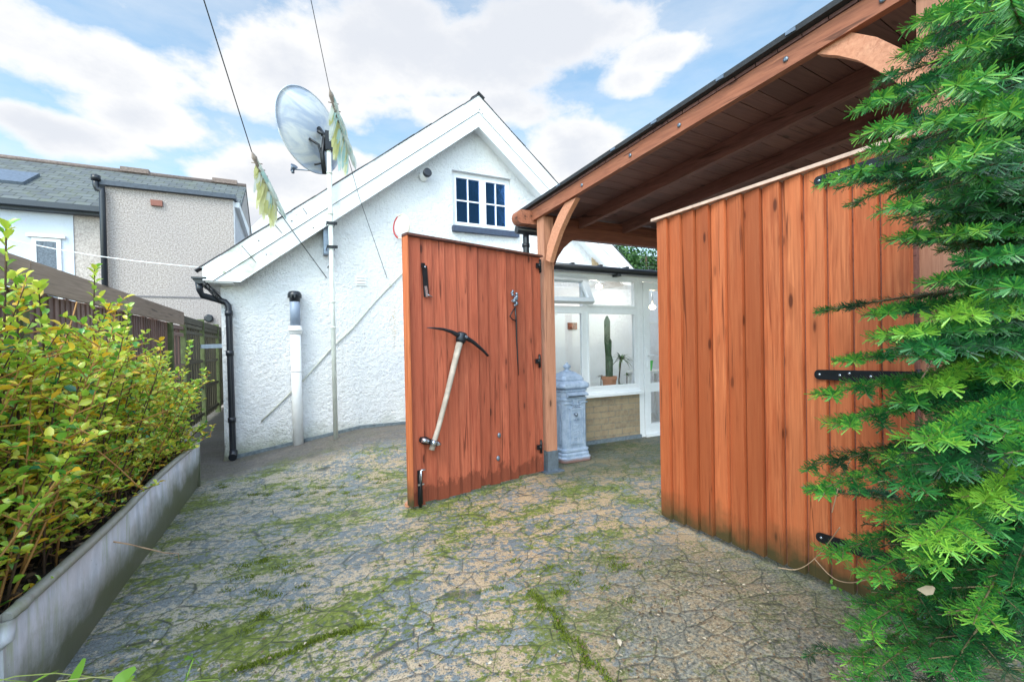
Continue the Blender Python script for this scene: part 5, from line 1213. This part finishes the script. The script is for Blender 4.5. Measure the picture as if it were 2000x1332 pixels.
for k in range(26):
    py_ = 590+740*(k+rg.random())/26; px_ = rg.uniform(1740, 1990); d_ = rg.uniform(.72, 1.2)
    fork(px_, py_, d_, rg.uniform(-.02, .10), rg.uniform(.0, .6), .03, .17)
for k in range(12):
    fork(rg.uniform(1820, 2030), rg.uniform(-40, 220), rg.uniform(.7, 1.1), rg.uniform(.05, .25), .35, .03, .16)
for k in range(34):        # the rest of the tree, all round
    z_ = .12+k*.092; a = k*2.4; ln_ = (.95-.22*z_)*rg.uniform(.75, 1.05); branch(T0+Vector((0, 0, z_)), T0+Vector((math.cos(a)*ln_, math.sin(a)*ln_, z_-.06)), .12, .6, .03, .17)
bm_.build('branches', simple('fir_twig', (.11, .085, .04), .8, 0, .4), fir)
S0_ = np.array([tuple(s_[0]) for s_ in segs]); S1_ = np.array([tuple(s_[1]) for s_ in segs]); TONES = np.array([s_[2] for s_ in segs]); LN = np.linalg.norm(S1_-S0_, axis=1)
cnt = np.maximum(1, (LN*980).astype(int)); idx = np.repeat(np.arange(len(cnt)), cnt); print('needles', len(idx))
n_ = len(idx); t = rng.random((n_, 1)); Pn = S0_[idx]*(1-t)+S1_[idx]*t; Dn = (S1_-S0_)[idx]; Dn /= np.linalg.norm(Dn, axis=1, keepdims=True)
up_ = np.array([[0, 0, 1.]]); sdv = np.cross(Dn, up_); sdv /= (np.linalg.norm(sdv, axis=1, keepdims=True)+1e-6); upv = np.cross(sdv, Dn)
side_s = rng.choice([-1, 1], n_)[:, None]; elv = rng.uniform(-1.0, 1.3, (n_, 1))
rad = sdv*side_s*np.cos(elv)+upv*np.sin(elv); nd = rad+Dn*rng.uniform(.25, .75, (n_, 1)); nd /= np.linalg.norm(nd, axis=1, keepdims=True)
nl_ = rng.uniform(.018, .027, (n_, 1)); wv = np.cross(nd, Dn); wv /= (np.linalg.norm(wv, axis=1, keepdims=True)+1e-6); wd = .00115
tip = Pn+nd*nl_+rad*.0; V = np.stack([Pn-wv*wd*.6, Pn+wv*wd*.6, tip+wv*wd, tip-wv*wd], 1)
md = Pn+nd*nl_*.5
V = V.reshape(-1, 3); F = np.arange(n_*4).reshape(-1, 4)
vn = np.clip(TONES[idx]*1.25-.08+rng.normal(0, .13, n_), 0, 1); npmesh('needles', V, F, W['needle'], fir, np.repeat(vn, 4))  # new tips lighter; inner and back shoots darkened as if in shade
# brown dead leaf caught in the fir
P_ = np.array([tuple(UD(1790, 1150, .98))]); V, T3 = leafmesh(P_, np.array([tuple(rt)]), np.array([tuple(-fw)]), np.array([.045]), np.array([.022]))
tag(npmesh('dead_leaf', V, T3, W['litter'], None, np.full(8, .75)), 'brown dead leaf caught in the lower fir branches', 'leaf')
VINE = simple('pale_vine', (.50, .34, .22), .7)
for pts in (((1520, 1108, 1.9), (1560, 1115, 1.85), (1600, 1085, 1.75), (1640, 1030, 1.5)), ((1590, 1090, 1.8), (1625, 1130, 1.7), (1660, 1140, 1.6), (1700, 1130, 1.4)), ((1625, 1000, 1.4), (1640, 940, 1.35), (1660, 900, 1.3)), ((1800, 690, 1.2), (1830, 650, 1.2), (1825, 700, 1.2), (1800, 740, 1.15))):
    q = [UD(*p) for p in pts]
    for _ in range(3): q = [q[0]]+[a.lerp(b_, t) for a, b_ in zip(q, q[1:]) for t in (.25, .75)]+[q[-1]]
    m = MB(); m.tube(q, .0017, 5); m.build('bare_stem', VINE, fir)


# ------------------------------------------------------------------ small things on the paving
def ground_xy(n_, y0_, y1_, x0_, x1_): return rng.uniform(x0_, x1_, n_), rng.uniform(y0_, y1_, n_)
n_ = 6500; X_, Y_ = ground_xy(n_, .9, 4.6, -.75, 2.15); keep = rng.random(n_) < np.clip(.12+.9*np.exp(-((X_-1.8)**2+(Y_-1.3)**2)/.6), 0, 1); X_, Y_ = X_[keep], Y_[keep]; n_ = len(X_)
Z_ = np.array([gz(a, b_) for a, b_ in zip(X_, Y_)])+.014; D_ = rng.normal(0, 1, (n_, 3)); D_[:, 2] *= .12; Nn = np.tile([0, 0, 1.], (n_, 1))+rng.normal(0, .25, (n_, 3)); L_ = rng.uniform(.005, .020, n_)
V, T3 = leafmesh(np.stack([X_, Y_, Z_], 1), D_, Nn, L_, L_*.5); o = npmesh('ground_litter', V, T3, W['litter'], None, np.repeat(rng.random(n_), 8)); tag(o, 'crumbs of dead leaf and bark scattered over the paving', 'litter', kind='stuff')
for (px_, py_, l_, w_, val, lab) in ((1212, 1262, .05, .018, 1., 'pale narrow leaf lying on the paving near the camera'), (300, 1258, .03, .02, 1., 'small white chip on the paving beside the trough'), (212, 1300, .05, .02, .7, 'curled brown leaf on the paving by the trough')):
    q = UZ(px_, py_, .012); V, T3 = leafmesh(np.array([tuple(q)]), np.array([[.5, .9, .05]]), np.array([[0, 0, 1.]]), np.array([l_]), np.array([w_])); tag(npmesh('fallen_leaf', V, T3, W['litter'], None, np.full(8, val)), lab, 'leaf')
# moss cushions along a joint and in patches
mp = []
def mossline(pix, wdt, dens):
    q = [UZ(*p) for p in pix]; q2 = [q[0]]
    for a, b_ in zip(q, q[1:]):
        for k in range(1, 5): q2.append(a.lerp(b_, k/4)+Vector((rg.gauss(0, .014), rg.gauss(0, .014), 0)))
    q = q2
    for a, b_ in zip(q, q[1:]):
        for k in range(int((b_-a).length*dens)):
            p = a.lerp(b_, rg.random()); mp.append((p.x+rg.gauss(0, wdt), p.y+rg.gauss(0, wdt)))
mossline([(455, 1310), (560, 1275), (650, 1240), (745, 1220)], .010, 2600)
mossline([(880, 1180), (940, 1160), (990, 1150)], .008, 2200); mossline([(800, 1200), (845, 1190)], .006, 1500)
mossline([(1035, 1155), (1070, 1200), (1110, 1240), (1150, 1290), (1200, 1332)], .011, 1600)
for k in range(60):
    px_, py_ = rg.choice([(rg.uniform(390, 620), rg.uniform(1060, 1250)), (rg.uniform(420, 800), rg.uniform(935, 975)), (rg.uniform(1000, 1300), rg.uniform(1090, 1180))])
    q = UZ(px_, py_)
    for j in range(70): mp.append((q.x+rg.gauss(0, .022), q.y+rg.gauss(0, .016)))
P_ = np.array([(a, b_, gz(a, b_)+.001) for a, b_ in mp]); n_ = len(P_); D_ = rng.normal(0, .7, (n_, 3)); D_[:, 2] = 1; D_ /= np.linalg.norm(D_, axis=1, keepdims=True)
sdv = np.cross(D_, rng.normal(0, 1, (n_, 3))); sdv /= np.linalg.norm(sdv, axis=1, keepdims=True); hh = rng.uniform(.008, .020, (n_, 1))
V = np.stack([P_-sdv*.0022, P_+sdv*.0022, P_+D_*hh], 1).reshape(-1, 3); o = npmesh('moss', V, np.arange(n_*3).reshape(-1, 3), W['moss'], None, np.repeat(rng.random(n_), 3)); tag(o, 'bright green moss growing along the paving joints', 'moss', kind='stuff')
# weeds at the camera's feet
def blade(V, F, A, pts, w0, val):
    b0 = len(V); n_ = len(pts)
    for i, p in enumerate(pts):
        t = (pts[min(i+1, n_-1)]-pts[max(i-1, 0)]).normalized(); s_ = t.cross(fw).normalized(); w_ = w0*math.sin(math.pi*(.12+.88*(1-i/(n_-1))*.9)) if w0 > .004 else w0
        V += [tuple(p-s_*w_/2), tuple(p+s_*w_/2)]; A += [val, val]
    F += [(b0+2*i, b0+2*i+1, b0+2*i+3, b0+2*i+2) for i in range(n_-1)]
def weed(lab, blades, at, name='weed'):
    V, F, A = [], [], []
    for (pix, d_, w_, val) in blades:
        q = [UD(x_, y_, d_+.03*i) for i, (x_, y_) in enumerate(pix)]
        fine_ = []
        for i in range(len(q)-1):
            for k in range(4): fine_.append(q[i].lerp(q[i+1], k/4))
        fine_.append(q[-1]); blade(V, F, A, fine_, w_, val)
    t = thing(name, lab, 'weed', at); npmesh('blades', np.array(V), np.array(F), W['grass'], t, A)
weed('straw-coloured grass stalks crossing the bottom left corner', [([(-60, 1345), (30, 1320), (110, 1314), (215, 1325), (330, 1340)], 1.25, .0035, .8), ([(-40, 1322), (40, 1330), (120, 1340)], 1.3, .003, .7), ([(110, 1330), (180, 1322), (222, 1321)], 1.2, .003, 1.), ([(300, 1340), (390, 1328), (425, 1326), (445, 1345)], 1.3, .0028, .7), ([(40, 1345), (90, 1318), (115, 1308)], 1.3, .006, .5)], tuple(UZ(60, 1400)), 'grass_tuft')
weed('upright bright green leaf by the foot of the trough', [([(125, 1360), (145, 1325), (165, 1285)], 1.25, .028, .25), ([(118, 1365), (135, 1340), (140, 1318)], 1.28, .02, .35)], tuple(UZ(130, 1400)))
weed('broad green leaf leaning right at the bottom edge', [([(205, 1365), (235, 1325), (265, 1303)], 1.22, .030, .3), ([(215, 1365), (245, 1335), (262, 1318)], 1.25, .02, .5)], tuple(UZ(215, 1400)))
weed('thin green seedling at the bottom edge left of the moss', [([(350, 1365), (362, 1330), (378, 1285)], 1.3, .003, .4), ([(378, 1286), (370, 1283), (360, 1288)], 1.3, .012, .2), ([(378, 1286), (385, 1290), (388, 1296)], 1.3, .012, .3), ([(378, 1286), (374, 1280), (376, 1276)], 1.3, .010, .3), ([(352, 1345), (362, 1325), (365, 1312)], 1.3, .014, .3)], tuple(UZ(350, 1400)))
# ivy seedling at the foot of the closed gate
q = UZ(1632, 1152, .0); t = thing('ivy_seedling', 'tiny ivy seedling at the foot of the closed gate', 'seedling', tuple(q)); P_ = np.array([(q.x+rg.gauss(0, .015), q.y+rg.gauss(0, .02), .02+rg.random()*.05) for _ in range(14)])
V, T3 = leafmesh(P_, rng.normal(0, 1, (14, 3)), np.tile([-.6, -.3, .7], (14, 1)), np.full(14, .022), np.full(14, .018)); npmesh('leaves', V, T3, W['grass'], t, np.full(14*8, .1))
m = MB()
for k in range(4): m.tube([q, q+Vector((rg.gauss(0, .02), rg.gauss(0, .02), .06))], .0012, 4)
m.build('stems', W['stem'], t)

# ------------------------------------------------------------------ background trees
def tree(c, H, rx, rz, n_, seed, label, lsz=.10, th=.12):
    r2 = np.random.default_rng(seed); c = Vector(c); t = thing('tree', label, 'tree', tuple(c))
    m = MB(); m.tube([c, c+Vector((.05, .05, H*.5)), c+Vector((0, 0, H*.9))], [th, th*.7, th*.2], 8)
    cl = []
    for k in range(26):
        u = r2.normal(0, 1, 3); u /= np.linalg.norm(u); rr = r2.uniform(.35, 1.); cl.append(np.array([c.x+u[0]*rx*rr, c.y+u[1]*rx*rr, c.z+H-rz+u[2]*rz*rr]))
        m.tube([c+Vector((0, 0, H*.45)), Vector(cl[-1])], [th*.25, .01], 5, False)
    m.build('trunk', W['dstem'], t); cl = np.array(cl); i_ = r2.integers(0, 26, n_)
    P = cl[i_]+r2.normal(0, 1, (n_, 3))*np.array([rx, rx, rz])*.17; D = r2.normal(0, 1, (n_, 3)); Nn = r2.normal(0, .6, (n_, 3))+np.array([0, 0, 1]); L = r2.uniform(.6, 1.2, n_)*lsz
    V, T3 = leafmesh(P, D, Nn, L, L*.6); v_ = np.clip(r2.normal(.5, .2, n_)+(i_ % 3-1)*.15, 0, 1); npmesh('crown', V, T3, W['treeleaf'], t, np.repeat(v_, 8))
q = UY(1262, 500, 11.5); tree((q.x, 11.5, 0), q.z+.45, 1.5, 1.3, 9000, 31, 'green garden tree behind the right end of the white house')
q = UY(1228, 490, 13); tree((q.x-.1, 13.5, 0), q.z+.5, .8, 1.0, 4000, 32, 'small pale green tree beside the white bargeboard', .09)
tree((7.6, 2.2, 0), 2.75, 1.2, 1.35, 9000, 33, 'dark evergreen seen through the carport behind the fir', .09)
tree((8.6, .2, 0), 2.5, 1.3, 1.2, 9000, 34, 'dark evergreen at the far right behind the fir', .09)
tree((8.6, -9, 0), 10.5, 3.2, 3.6, 9000, 35, 'tall garden tree standing behind the viewer', .30, .25)
m = MB(); hx0 = UY(1215, 480, 22).x; hx1 = hx0+9; hz0 = UY(1250, 481, 22).z
m.bb(hx0, hx1, 22, 28, 0, hz0-1.2); dh = thing('distant_house', 'grey roofed house far behind the garden trees', 'house', (hx0+4, 22, 0)); m.build('wall', W['render_w'], dh)
m = MB(); m.prism([(hx0-.2, 21.7, hz0-1.2), (hx1+.2, 21.7, hz0-1.2), (hx1+.2, 25, hz0+.1), (hx0-.2, 25, hz0+.1)], (0, 0, .1)); m.prism([(hx0-.2, 28.3, hz0-1.2), (hx1+.2, 28.3, hz0-1.2), (hx1+.2, 25.01, hz0+.1), (hx0-.2, 25.01, hz0+.1)], (0, 0, .1)); m.build('roof', W['slate'], dh)
for mm in [m_ for m_ in bpy.data.materials if m_.users == 0]: bpy.data.materials.remove(mm)
